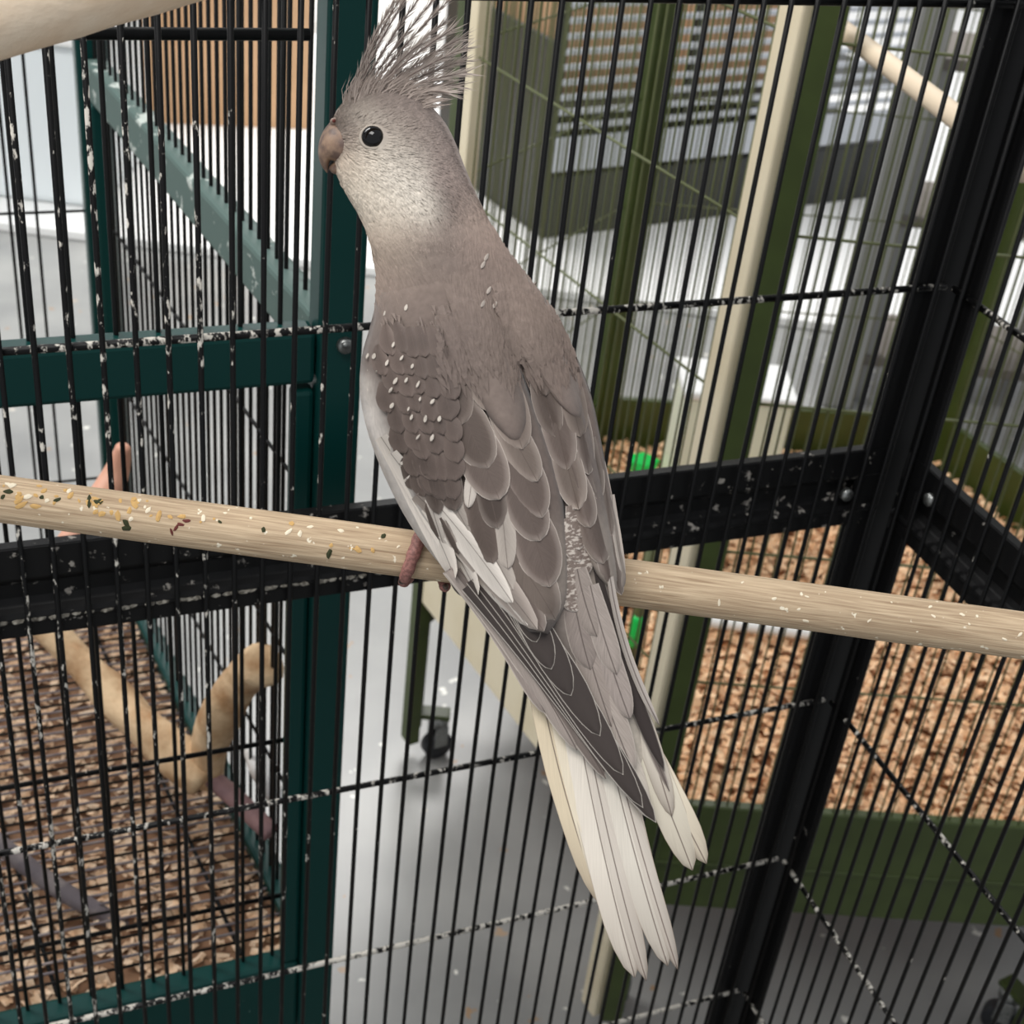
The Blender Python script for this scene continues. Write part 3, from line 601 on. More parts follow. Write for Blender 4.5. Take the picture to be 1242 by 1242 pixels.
def mat_feather(name, fringe_rgb, shaft_rgb, fw, fs_, sh_w, barb=.10, bars=0., soft=None, worn=0.):
    """feather: the object's colour is the vane; alpha weighs the pale fringe. attr 'edge' = distance to the outline in mm, uv = across/along"""
    M_ = bpy.data.materials.new(name); M_.use_nodes = True; nt = M_.node_tree; b = nt.nodes['Principled BSDF']; L = nt.links.new
    N = nt.nodes.new
    oi = N('ShaderNodeObjectInfo'); ed = N('ShaderNodeAttribute'); ed.attribute_name = 'edge'
    uv = N('ShaderNodeUVMap'); uv.uv_map = 'UVMap'; sx = N('ShaderNodeSeparateXYZ'); L(uv.outputs[0], sx.inputs[0])
    # fine barbs: stripes slanting from the shaft to the edge
    au = N('ShaderNodeMath'); au.operation = 'ABSOLUTE'; L(sx.outputs[0], au.inputs[0])
    ph_ = N('ShaderNodeMath'); ph_.operation = 'MULTIPLY_ADD'; ph_.inputs[1].default_value = -.28; L(au.outputs[0], ph_.inputs[0]); L(sx.outputs[1], ph_.inputs[2])
    nzv = N('ShaderNodeTexNoise'); nzv.noise_dimensions = '2D'; nzv.inputs['Scale'].default_value = 1; nzv.inputs['Detail'].default_value = 3
    cmb = N('ShaderNodeCombineXYZ'); m1 = N('ShaderNodeMath'); m1.operation = 'MULTIPLY'; m1.inputs[1].default_value = 85; L(ph_.outputs[0], m1.inputs[0])
    m2 = N('ShaderNodeMath'); m2.operation = 'MULTIPLY_ADD'; m2.inputs[1].default_value = 1.5; L(sx.outputs[0], m2.inputs[0])
    rn_ = N('ShaderNodeMath'); rn_.operation = 'MULTIPLY'; rn_.inputs[1].default_value = 50; L(oi.outputs['Random'], rn_.inputs[0]); L(rn_.outputs[0], m2.inputs[2])
    L(m1.outputs[0], cmb.inputs[0]); L(m2.outputs[0], cmb.inputs[1]); L(cmb.outputs[0], nzv.inputs['Vector'])
    br = N('ShaderNodeMapRange'); br.inputs['From Min'].default_value = .3; br.inputs['From Max'].default_value = .7; br.inputs['To Min'].default_value = 1-barb; br.inputs['To Max'].default_value = 1+barb; L(nzv.outputs['Fac'], br.inputs['Value'])
    vs_ = N('ShaderNodeVectorMath'); vs_.operation = 'SCALE'; L(oi.outputs['Color'], vs_.inputs[0]); L(br.outputs[0], vs_.inputs['Scale'])
    last = vs_.outputs[0]
    if bars:
        bn_ = N('ShaderNodeTexNoise'); bn_.noise_dimensions = '2D'; bn_.inputs['Scale'].default_value = 1; bn_.inputs['Detail'].default_value = 2
        cb_ = N('ShaderNodeCombineXYZ'); k1 = N('ShaderNodeMath'); k1.operation = 'MULTIPLY'; k1.inputs[1].default_value = 11; L(sx.outputs[1], k1.inputs[0]); L(k1.outputs[0], cb_.inputs[0]); L(m2.outputs[0], cb_.inputs[1]); L(cb_.outputs[0], bn_.inputs['Vector'])
        mr = N('ShaderNodeMapRange'); mr.inputs['From Min'].default_value = .50; mr.inputs['From Max'].default_value = .62; mr.inputs['To Max'].default_value = bars; L(bn_.outputs['Fac'], mr.inputs['Value'])
        mb = N('ShaderNodeMix'); mb.data_type = 'RGBA'; mb.inputs['B'].default_value = (*lin((206, 196, 186)), 1); L(mr.outputs[0], mb.inputs['Factor']); L(last, mb.inputs['A']); last = mb.outputs['Result']
    fr = N('ShaderNodeMapRange'); fr.inputs['From Min'].default_value = fw+fs_; fr.inputs['From Max'].default_value = fw; L(ed.outputs['Fac'], fr.inputs['Value'])
    if soft:
        f2 = N('ShaderNodeMapRange'); f2.inputs['From Min'].default_value = soft[0]; f2.inputs['From Max'].default_value = 0; f2.inputs['To Max'].default_value = soft[1]; L(ed.outputs['Fac'], f2.inputs['Value'])
        fm = N('ShaderNodeMath'); fm.operation = 'MAXIMUM'; L(fr.outputs[0], fm.inputs[0]); L(f2.outputs[0], fm.inputs[1]); fr = fm
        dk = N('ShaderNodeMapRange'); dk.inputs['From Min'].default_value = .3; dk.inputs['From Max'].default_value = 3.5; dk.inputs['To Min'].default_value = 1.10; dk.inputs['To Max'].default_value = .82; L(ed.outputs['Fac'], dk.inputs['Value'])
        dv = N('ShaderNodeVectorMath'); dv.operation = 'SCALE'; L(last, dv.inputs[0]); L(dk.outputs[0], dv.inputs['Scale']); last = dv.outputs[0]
    if worn:
        wr = N('ShaderNodeMapRange'); wr.inputs['From Min'].default_value = .62; wr.inputs['From Max'].default_value = 1.05; wr.inputs['To Max'].default_value = worn; L(sx.outputs[1], wr.inputs['Value'])
        wn2 = N('ShaderNodeMath'); wn2.operation = 'MULTIPLY'; L(wr.outputs[0], wn2.inputs[0]); L(nzv.outputs['Fac'], wn2.inputs[1])
        mw = N('ShaderNodeMix'); mw.data_type = 'RGBA'; mw.inputs['B'].default_value = (*lin((112, 98, 88)), 1); L(wn2.outputs[0], mw.inputs['Factor']); L(last, mw.inputs['A']); last = mw.outputs['Result']
    fa = N('ShaderNodeMath'); fa.operation = 'MULTIPLY'; L(fr.outputs[0], fa.inputs[0]); L(oi.outputs['Alpha'], fa.inputs[1])
    mx = N('ShaderNodeMix'); mx.data_type = 'RGBA'; mx.inputs['B'].default_value = (*lin(fringe_rgb), 1); L(fa.outputs[0], mx.inputs['Factor']); L(last, mx.inputs['A']); last = mx.outputs['Result']
    if sh_w:
        us = N('ShaderNodeAttribute'); us.attribute_name = 'shaft'
        sr = N('ShaderNodeMapRange'); sr.inputs['From Min'].default_value = sh_w*1.6; sr.inputs['From Max'].default_value = sh_w*.6; sr.inputs['To Max'].default_value = .85; L(us.outputs['Fac'], sr.inputs['Value'])
        ms = N('ShaderNodeMix'); ms.data_type = 'RGBA'; ms.inputs['B'].default_value = (*lin(shaft_rgb), 1); L(sr.outputs[0], ms.inputs['Factor']); L(last, ms.inputs['A']); last = ms.outputs['Result']
    L(last, b.inputs['Base Color']); b.inputs['Roughness'].default_value = .62; b.inputs['Specular IOR Level'].default_value = .22
    bp = N('ShaderNodeBump'); bp.inputs['Strength'].default_value = .12; bp.inputs['Distance'].default_value = .0004; L(nzv.outputs['Fac'], bp.inputs['Height']); L(bp.outputs[0], b.inputs['Normal'])
    return M_
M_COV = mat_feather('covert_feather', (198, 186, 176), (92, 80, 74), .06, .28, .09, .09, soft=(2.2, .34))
M_PRI = mat_feather('primary_feather', (196, 188, 178), (48, 42, 40), .10, .22, .0, .06)
M_TAILF = mat_feather('tail_feather', (160, 144, 128), (92, 78, 72), .04, .22, .17, .07, worn=1.1)
M_STREAK = mat_feather('streaked_feather', (190, 180, 170), (82, 72, 68), .1, .4, .18, .20)
M_RUMP = mat_feather('barred_rump_feather', (205, 196, 188), (90, 80, 74), .1, .4, .0, .22, .75)

# --- body: one loft from crown to tail root. (left px, right px, half depth in m, centre shift in m)
ST = [((462, 106), (486, 107), .004, 0), ((434, 113), (515, 122), .0105, 0), ((411, 130), (538, 146), .0138, 0), ((403, 152), (552, 172), .0152, 0), ((407, 178), (562, 198), .0158, 0),
      ((406, 205), (572, 222), .0158, 0), ((420, 236), (583, 246), .0158, 0), ((437, 265), (597, 274), .0165, 0), ((449, 295), (616, 304), .0185, 0), ((456, 332), (643, 338), .0220, .002),
      ((454, 375), (668, 374), .0250, .003), ((449, 425), (688, 424), .0275, .003), ((449, 478), (703, 476), .0285, .003), ((460, 530), (716, 532), .0280, .002), ((482, 582), (727, 588), .0262, .001),
      ((514, 634), (737, 640), .0232, -.001), ((552, 684), (745, 690), .0190, -.004), ((592, 730), (748, 736), .0145, -.007), ((630, 780), (756, 782), .0105, -.010), ((668, 835), (770, 835), .0070, -.012), ((706, 890), (782, 888), .0042, -.013), ((738, 935), (790, 932), .0015, -.013)]
SA = spline([[a[0], a[1], b[0], b[1], h, s_] for a, b, h, s_ in ST], 130)
NR = 56
def anchor_cols():
    A = [((398, 150), (150, 136, 126), 14), ((420, 120), (150, 138, 129), 22), ((470, 110), (146, 133, 126), 26), ((515, 135), (150, 136, 129), 22), ((432, 140), (186, 175, 163), 12), ((470, 148), (160, 148, 139), 14), ((452, 166), (190, 180, 168), 15), ((495, 165), (152, 139, 131), 16),
         ((424, 168), (150, 136, 126), 10), ((434, 176), (188, 176, 163), 7), ((440, 184), (200, 188, 174), 10), ((470, 176), (196, 186, 174), 7), ((452, 186), (204, 194, 181), 8), ((450, 146), (188, 177, 166), 7), ((490, 197), (208, 199, 187), 12), ((410, 190), (176, 160, 145), 14), ((480, 185), (172, 162, 151), 18), ((430, 215), (208, 196, 180), 22), ((475, 212), (222, 214, 202), 26), ((508, 244), (212, 204, 192), 18),
         ((460, 250), (206, 195, 180), 22), ((520, 180), (150, 136, 130), 20), ((545, 185), (158, 142, 134), 18), ((530, 215), (148, 132, 126), 14), ((540, 242), (100, 88, 84), 15), ((548, 205), (172, 156, 148), 9), ((560, 225), (160, 144, 136), 14), ((575, 250), (156, 140, 130), 18),
         ((455, 290), (170, 154, 140), 20), ((490, 285), (160, 146, 134), 22), ((530, 290), (132, 119, 112), 22), ((590, 290), (150, 133, 124), 24), ((465, 340), (150, 134, 124), 24), ((520, 340), (132, 118, 110), 28),
         ((580, 340), (136, 121, 113), 28), ((640, 360), (142, 126, 117), 28), ((470, 400), (122, 109, 102), 30), ((540, 400), (120, 107, 101), 34), ((620, 420), (130, 116, 108), 34), ((690, 440), (134, 119, 111), 30),
         ((500, 480), (112, 100, 94), 36), ((600, 500), (124, 111, 104), 40), ((700, 540), (126, 112, 105), 36), ((441, 470), (214, 205, 196), 9), ((446, 500), (240, 232, 224), 12), ((455, 532), (244, 236, 228), 12), ((467, 562), (244, 236, 228), 13), ((485, 598), (244, 236, 228), 14), ((505, 634), (240, 232, 224), 14), ((530, 670), (232, 224, 214), 14), ((540, 580), (108, 96, 90), 36), ((650, 600), (126, 112, 105), 36), ((535, 645), (220, 210, 200), 20),
         ((560, 700), (60, 52, 50), 18), ((590, 690), (170, 158, 148), 30), ((700, 680), (160, 148, 138), 30), ((720, 760), (158, 146, 138), 30), ((650, 790), (90, 82, 78), 30), ((735, 850), (176, 166, 156), 30), ((740, 920), (206, 196, 182), 30)]  # near-black tone by the thigh is shade put into the colour
    return np.array([a[0] for a in A], float), np.array([lin(a[1]) for a in A]), np.array([a[2] for a in A], float)
AP, AC, AR = anchor_cols()
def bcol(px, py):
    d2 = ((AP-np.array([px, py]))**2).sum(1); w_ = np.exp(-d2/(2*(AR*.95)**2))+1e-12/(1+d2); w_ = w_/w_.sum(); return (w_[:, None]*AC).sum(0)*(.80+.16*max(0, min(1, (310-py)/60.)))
bv, bf, bpx = [], [], []
for row in SA:
    lx, ly, rx_, ry, hd, sh_ = row; cx, cy = (lx+rx_)/2, (ly+ry)/2; hx2, hy2 = (rx_-lx)/2, (ry-ly)/2
    for k_ in range(NR):
        a = 2*math.pi*k_/NR; c_, s_ = math.cos(a), math.sin(a)
        c_ = math.copysign(abs(c_)**.92, c_); s_ = math.copysign(abs(s_)**.92, s_)
        bv.append(at_depth(cx+hx2*c_, cy+hy2*c_, ZB+sh_-hd*s_)); bpx.append((cx+hx2*c_, cy+hy2*c_))
ns_ = len(SA)
for i in range(ns_-1):
    for k_ in range(NR): bf.append((i*NR+k_, (i+1)*NR+k_, (i+1)*NR+(k_+1) % NR, i*NR+(k_+1) % NR))
bf += [tuple(range(NR)), tuple((ns_-1)*NR+k_ for k_ in range(NR-1, -1, -1))]
OB = bird.location.copy()
def blink(name, vs, fs, material, parent=bird, smooth=True, origin=None):
    o0 = Vector(origin) if origin is not None else Vector(vs[0])
    o = link(name, [Vector(v)-o0 for v in vs], fs, material, None, smooth); o.location = o0; fixp(o, parent); return o
def setcol(o, cols):
    at = o.data.color_attributes.new('Col', 'FLOAT_COLOR', 'POINT'); at.data.foreach_set('color', np.array([(*c, 1) for c in cols], float).ravel())
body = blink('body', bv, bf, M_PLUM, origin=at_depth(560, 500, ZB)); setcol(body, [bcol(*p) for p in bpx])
TREE = BVHTree.FromPolygons([tuple(v) for v in bv], bf)
def hit(px, py, tree=None):
    v = ray(px, py).normalized(); r = (tree or TREE).ray_cast(CAM, v, 2.0); return r[0], r[1]

# --- folded wings: padded shells lying on the body
def wing(O, I, lift, label, n=44, m_=20):
    o_, i_ = spline(O, n), spline(I, n); vs, fs, pxs = [], [], []
    for r_ in range(n):
        for c_ in range(m_):
            u = c_/(m_-1); p = o_[r_]*(1-u)+i_[r_]*u; h, nr = hit(*p)
            v_ = r_/(n-1); dpt = None
            if h is None:
                near = TREE.find_nearest(at_depth(p[0], p[1], ZB)); h = near[0]
            lf = lift*(max(0, 1-abs(2*u-1)**3.0)**.6)*(lambda q: q*q*(3-2*q))(min(1, v_/.42))-.0012*(1 if u in (0, 1) or r_ == 0 else 0)
            dep = (h-CAM).dot(_f); vs.append(at_depth(p[0], p[1], dep-lf)); pxs.append(tuple(p))
    for r_ in range(n-1):
        for c_ in range(m_-1): fs.append((r_*m_+c_, r_*m_+c_+1, (r_+1)*m_+c_+1, (r_+1)*m_+c_))
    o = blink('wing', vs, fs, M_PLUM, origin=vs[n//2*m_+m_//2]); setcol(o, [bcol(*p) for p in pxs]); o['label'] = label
    md = o.modifiers.new('solid', 'SOLIDIFY'); md.thickness = .0012; md.offset = 0
    return o, vs, fs
LO = [(462, 352), (451, 396), (440, 436), (439, 482), (450, 530), (472, 585), (502, 640), (542, 690), (588, 728), (640, 764)]
LI = [(540, 338), (578, 356), (608, 392), (626, 432), (644, 480), (668, 545), (684, 610), (689, 680), (686, 730), (664, 768)]
RO = [(634, 332), (664, 372), (693, 424), (715, 480), (728, 540), (740, 600), (750, 650), (757, 700), (752, 716)]
RI = [(604, 340), (620, 395), (644, 455), (674, 520), (694, 590), (705, 650), (722, 692), (738, 712), (748, 718)]
rw, rv_, rf_ = wing(RO, RI, .0056, 'far wing folded along the right flank, brown-grey feathers with pale rims')
lw, lv_, lf_ = wing(LO, LI, .0078, 'near wing folded over the back, spotted shoulder and white edge')
allv = [tuple(v) for v in bv]+[tuple(v) for v in lv_]+[tuple(v) for v in rv_]
allf = list(bf)+[tuple(len(bv)+i for i in f_) for f_ in lf_]+[tuple(len(bv)+len(lv_)+i for i in f_) for f_ in rf_]
TREE2 = BVHTree.FromPolygons(allv, allf)

NU, NV = 9, 12
def feather(root, tip, hw, rgb, parent, material=M_COV, layer=0., fringe=1., bend=0., tipshape=.42, base=.55, depth=None, camber=.0006, point=.5, lift_tip=.0007, tree=None, name='feather', notch=0., taper=0., bright=.8, tilt=0.):
    """root/tip in photo pixels, hw half width in pixels; laid on the bird's surface, or at 'depth' (root, tip) where it leaves the body"""
    R0, T0 = np.array(root, float), np.array(tip, float); ax = T0-R0; Lp = np.hypot(*ax); t_ = ax/Lp; nrm = np.array([-t_[1], t_[0]])
    us = np.linspace(-1, 1, NU); vsn = 1-(1-np.linspace(0, 1, NV))**1.35
    def wprof(v):
        w_ = base+(1-base)*min(1, v/.45)**.8
        if v > 1-tipshape: x = (v-(1-tipshape))/tipshape; w_ *= max(0, 1-x**2.0)**point
        return w_*hw*(1-taper*v)
    G = np.zeros((NV, NU, 2)); W_ = []
    for i, v in enumerate(vsn):
        c_ = R0+ax*v+nrm*(bend*4*v*(1-v)); w_ = max(wprof(v), .25); W_.append(w_)
        for j, u in enumerate(us): G[i, j] = c_+nrm*(w_*u)-t_*(notch*max(0, 1-abs(u)*2)*(1 if i == NV-1 else 0))
    # distance to the outline and to the shaft in mm
    out = np.concatenate([G[:, 0], G[-1:, :].reshape(-1, 2), G[::-1, -1]]); seg = out[1:]-out[:-1]
    ed = np.zeros((NV, NU))
    for i in range(NV):
        for j in range(NU):
            p = G[i, j]; s2 = (seg**2).sum(1)+1e-9; tt_ = np.clip(((p-out[:-1])*seg).sum(1)/s2, 0, 1); ed[i, j] = np.sqrt((((out[:-1]+seg*tt_[:, None])-p)**2).sum(1).min())
    Dp = np.full((NV, NU), np.nan)
    if depth is None:
        for i in range(NV):
            for j in range(NU):
                h, _n = hit(*G[i, j], tree=tree or TREE2)
                if h is not None: Dp[i, j] = (h-CAM).dot(_f)
        if np.isnan(Dp).any():
            mfill = np.nanmean(Dp) if not np.isnan(Dp).all() else ZB-.01
            for _ in range(30):                 # carry the surface on past the body's edge
                bad = np.isnan(Dp)
                if not bad.any(): break
                pad = np.pad(Dp, 1, constant_values=np.nan); st_ = np.stack([pad[1:-1, :-2], pad[1:-1, 2:], pad[:-2, 1:-1], pad[2:, 1:-1]])
                with np.errstate(all='ignore'):
                    mm = np.array([[np.nan if np.isnan(st_[:, i, j]).all() else np.nanmean(st_[:, i, j]) for j in range(NU)] for i in range(NV)])
                Dp = np.where(bad, mm, Dp)
            Dp = np.where(np.isnan(Dp), mfill, Dp)
        for _ in range(3):
            pad = np.pad(Dp, 1, mode='edge'); Dp = .5*Dp+.125*(pad[1:-1, :-2]+pad[1:-1, 2:]+pad[:-2, 1:-1]+pad[2:, 1:-1])
    else:
        for i, v in enumerate(vsn): Dp[i, :] = depth[0]+(depth[1]-depth[0])*v+tilt*us
    for i, v in enumerate(vsn):
        for j, u in enumerate(us): Dp[i, j] -= .0006+layer*.00042+lift_tip*v+camber*(1-u*u)
    vs = [at_depth(G[i, j, 0], G[i, j, 1], Dp[i, j]) for i in range(NV) for j in range(NU)]
    fs = [(i*NU+j, (i+1)*NU+j, (i+1)*NU+j+1, i*NU+j+1) for i in range(NV-1) for j in range(NU-1)]
    b0 = len(FV); FV.extend(tuple(v) for v in vs); FFc.extend(tuple(b0+i for i in f_) for f_ in fs)
    o = blink(name, vs, fs, material, parent, True, origin=vs[NU//2])
    me = o.data; uvl = me.uv_layers.new(name='UVMap')
    uvs = [(us[j], vsn[i]) for i in range(NV) for j in range(NU)]
    lv = np.zeros(len(me.loops), int); me.loops.foreach_get('vertex_index', lv); uvl.data.foreach_set('uv', np.array([uvs[k_] for k_ in lv], float).ravel())
    mm_ = MPP*1000
    a1 = me.attributes.new('edge', 'FLOAT', 'POINT'); a1.data.foreach_set('value', (ed*mm_).ravel())
    a2 = me.attributes.new('shaft', 'FLOAT', 'POINT'); a2.data.foreach_set('value', np.array([abs(us[j])*W_[i]*mm_ for i in range(NV) for j in range(NU)]))
    l_ = lin(rgb); j_ = rng.uniform(.94, 1.06); o.color = (l_[0]*bright*j_, l_[1]*bright*j_, l_[2]*bright*j_, fringe)
    return o
FV, FFc = [], []
G1, G2, G3, G4 = (119, 105, 98), (105, 92, 85), (91, 79, 73), (135, 121, 112)
WH, WH2 = (214, 204, 194), (190, 179, 169)

# --- tail: long white feathers, then the grey-streaked pair, fanned under the wing tips
def tailf(root, tip, hw, rgb=(228, 218, 202), layer=0., bend=0., mat_=M_TAILF, ts=.24, pt=.58, fringe=.8, dz=0., notch=0., taper=.28):
    return feather(root, tip, hw, rgb, bird, mat_, 0, fringe, bend, ts, .7, (ZB-.010-layer*.0009+dz, ZB-.012-layer*.0009+dz), .0011, pt, .0, name='tail_feather', notch=notch, taper=taper, bright=.82)
tailf((648, 790), (730, 1098), 20, (226, 210, 182), 0, 8, taper=.35)
tailf((668, 810), (740, 1106), 18, (230, 218, 196), 1, 4)
tailf((688, 800), (770, 1186), 27, (230, 221, 208), 2, 6, notch=10)
tailf((700, 820), (784, 1190), 17, (222, 212, 200), 2.6, 6, notch=8)
tailf((722, 830), (810, 1172), 24, (230, 222, 209), 3, 5, notch=10)
tailf((734, 860), (822, 1176), 13, (218, 208, 196), 3.4, 4)
tailf((735, 830), (857, 1048), 20, (230, 218, 196), 1.5, -3)
tailf((728, 800), (840, 1056), 24, (234, 225, 206), 2.4, -4)
tailf((742, 790), (815, 990), 16, (220, 210, 196), 3.2, -4)
tailf((712, 780), (786, 992), 19, (204, 194, 182), 4.0, 2, M_STREAK)
# --- dark primaries of the near wing, the short inner ones on top
pr = [((570, 708), (796, 998), 17, 0), ((576, 700), (780, 980), 17, 1), ((583, 695), (756, 940), 18.5, 2), ((590, 690), (728, 893), 19, 3), ((598, 690), (693, 844), 19, 4), ((604, 690), (669, 812), 17, 5), ((608, 690), (651, 779), 15, 6), ((610, 690), (633, 746), 12, 7)]
for root, tip, hw, ly in pr:
    feather(root, tip, hw, (70, 62, 59), lw, M_PRI, 0, .8, -8+ly*.6, .34, .75, (ZB-.020-ly*.0007, ZB-.0195-ly*.0007), .0007, .62, 0., name='primary_feather')
for root, tip, hw, ly, c_ in [((548, 690), (700, 910), 13, -1.2, (168, 156, 148)), ((545, 690), (662, 866), 12, -2.0, (150, 138, 131)), ((556, 690), (735, 945), 12, -.6, (120, 109, 103))]:
    feather(root, tip, hw, c_, lw, M_STREAK, 0, .8, -8, .25, .8, (ZB-.018-ly*.0006, ZB-.018-ly*.0006), .0007, .6, 0., name='primary_feather')
feather((532, 655), (566, 724), 13, (62, 54, 52), lw, M_PRI, 0, .2, -3, .3, .8, (ZB-.004, ZB-.007), .0007, .6, 0., name='thigh_shade_feather')  # near-black feather added for the shade between thigh and primaries
# far wing's primaries: a dark sliver and a streaked edge on the right flank
feather((722, 690), (806, 935), 9, (60, 52, 50), rw, M_PRI, 0, .3, 6, .3, .8, (ZB-.0165, ZB-.0165), .0006, .6, 0., name='primary_feather')
feather((735, 690), (812, 960), 6.5, (134, 122, 116), rw, M_STREAK, 0, .8, 9, .3, .8, (ZB-.0155, ZB-.0155), .0006, .6, 0., name='primary_feather')
feather((740, 700), (800, 880), 5, (190, 180, 172), rw, M_STREAK, 0, .8, 9, .3, .8, (ZB-.0175, ZB-.0172), .0006, .6, 0., name='primary_feather')
# --- rump and tail coverts
rr_ = random.Random(31)
for i, (root, tip, hw, c_, mt) in enumerate([((708, 770), (768, 935), 17, (176, 164, 155), M_STREAK), ((700, 740), (742, 882), 18, (158, 146, 138), M_STREAK), ((722, 740), (764, 872), 15, (164, 152, 145), M_STREAK), ((694, 712), (716, 812), 17, (150, 138, 131), M_STREAK), ((716, 710), (748, 818), 15, (172, 160, 152), M_STREAK), ((700, 690), (724, 772), 16, (160, 148, 140), M_STREAK)]):
    feather(root, tip, hw, c_, bird, mt, 0, .5, 2, .35, .7, (ZB-.0195-i*.0004, ZB-.0185-i*.0005), .0010, .6, 0., name='tail_covert')
for i in range(7):
    x = 703+rr_.uniform(-7, 9)+i*.4; y = 742-i*15
    feather((x-8, y-40), (x+3, y), 11+.5*(8-i), (132, 118, 110), bird, M_RUMP, i*.4, .5, 1, .5, .7, None, .0008, .5, .0006, name='rump_feather', tree=TREE)

# --- near wing, from the wing tip upwards so that each row covers the roots of the next
L_ = 0
def LF(root, tip, hw, c_, fr=1., **kw):
    global L_; L_ += 1
    return feather(root, tip, hw, c_, lw, kw.pop('m', M_COV), L_*.16+kw.pop('dl', 0), fr, **kw)
# white-edged secondaries sweeping down the outer edge
def WF(root, tip, hw, c_=(226, 217, 207), bend=-5, fr=.25, **kw): return LF(root, tip, hw, c_, fr, bend=bend, dl=kw.pop('dl', 2.), bright=.95, camber=.0004, **kw)
WF((462, 530), (552, 702), 15, bend=-6, depth=(ZB-.0125, ZB-.0150), tilt=.0065, dl=1.)
WF((474, 550), (580, 722), 15, bend=-5, depth=(ZB-.0165, ZB-.0185), tilt=.005, dl=1.4); WF((484, 562), (608, 740), 17); WF((492, 580), (640, 760), 17)
LF((515, 610), (536, 668), 3.5, (92, 80, 74), .1, dl=2.6); LF((534, 628), (556, 672), 3.5, (88, 76, 70), .1, dl=2.6)
LF((505, 600), (652, 764), 17, (172, 159, 150), .9, bend=-5, dl=1.5); WF((520, 600), (622, 732), 15, bend=-3)
LF((560, 640), (660, 766), 20, G1, 1., bend=-3); LF((598, 640), (674, 752), 27, G4, 1., bend=-3, point=.6)
LF((520, 560), (590, 688), 15, WH2, .4, bend=-2); LF((526, 590), (556, 672), 8, (176, 164, 155), .3)
LF((580, 640), (622, 716), 14, WH2, .3); LF((632, 600), (667, 712), 28, G1, 1., point=.6)
LF((500, 540), (540, 668), 8, WH, .3); LF((572, 590), (598, 684), 20, G2, .45)
LF((606, 590), (616, 690), 14, WH2, .3)
LF((585, 560), (604, 641), 19, G3, .7); LF((616, 560), (655, 656), 25, G1, 1.)
LF((575, 560), (568, 616), 8, WH, .3)
LF((610, 520), (658, 628), 25, G1, 1., point=.6); LF((480, 510), (500, 594), 12, G3, .35); LF((510, 520), (532, 624), 14, G3, .35)
LF((530, 530), (552, 620), 17, G3, .3); LF((600, 490), (652, 584), 20, G4, .9)
LF((560, 500), (606, 606), 28, G1, 1., base=.6); LF((545, 470), (592, 568), 26, G2, .9, base=.6)
LF((590, 420), (634, 545), 24, G4, .5, base=.6); LF((540, 430), (560, 515), 22, G2, .45)
LF((570, 400), (604, 500), 26, G4, .35); LF((540, 380), (560, 470), 22, G2, .25)
# small shoulder coverts, many with a white spot at the tip
sp = random.Random(12); rows = []
for r_ in range(8):
    y = 600-r_*24; x0 = np.interp(y, [390, 415, 440, 500, 560, 600], [486, 474, 466, 468, 488, 508]); x1 = np.interp(y, [390, 440, 500, 560, 600], [520, 540, 555, 560, 560]); nfe = 5
    for c_ in range(nfe):
        x = x0+(x1-x0)*(c_+.5*(r_ % 2)+.25)/nfe+sp.uniform(-4, 4); yy = y+(x-500)*.10+sp.uniform(-5, 5); rows.append((x, yy))
for x, yy in rows:
    q_ = sp.uniform(.93, 1.07); LF((x-9, yy-38), (x+1+sp.uniform(-3, 3), yy), sp.uniform(10, 15), (104*q_, 91*q_, 85*q_), .07, base=.3, camber=.0005, dl=-.1, lift_tip=.0004, point=sp.uniform(.5, .8), bend=sp.uniform(-2, 2))
# --- far wing
R_ = 0
def RF(root, tip, hw, c_, fr=1., **kw):
    global R_; R_ += 1
    return feather(root, tip, hw, c_, rw, M_COV, R_*.16, fr, **kw)
RF((728, 610), (754, 722), 10, G2, .9, bend=3); RF((722, 600), (744, 722), 11, G1, .9, bend=2); RF((742, 600), (757, 700), 6, WH2, .5, bend=2)
RF((700, 580), (732, 684), 18, G1, 1.); RF((730, 560), (742, 650), 7, G2, 1.); RF((692, 560), (716, 640), 16, G1, 1.); RF((718, 530), (728, 604), 9, G2, 1.)
RF((676, 520), (702, 618), 19, G4, 1.); RF((700, 480), (714, 576), 12, G1, 1.); RF((664, 460), (688, 570), 20, G1, .8)
RF((650, 440), (674, 530), 17, G2, .5); RF((680, 430), (704, 530), 17, G4, .3); RF((640, 400), (662, 480), 17, G2, .3); RF((668, 390), (690, 470), 18, G4, .25)
for i in range(12): RF((606+i % 4*10+i//4*7, 352+i//4*22), (620+i % 4*11+i//4*7, 394+i//4*24), 11, (136, 121, 112), .06, camber=.0003, lift_tip=.0003)

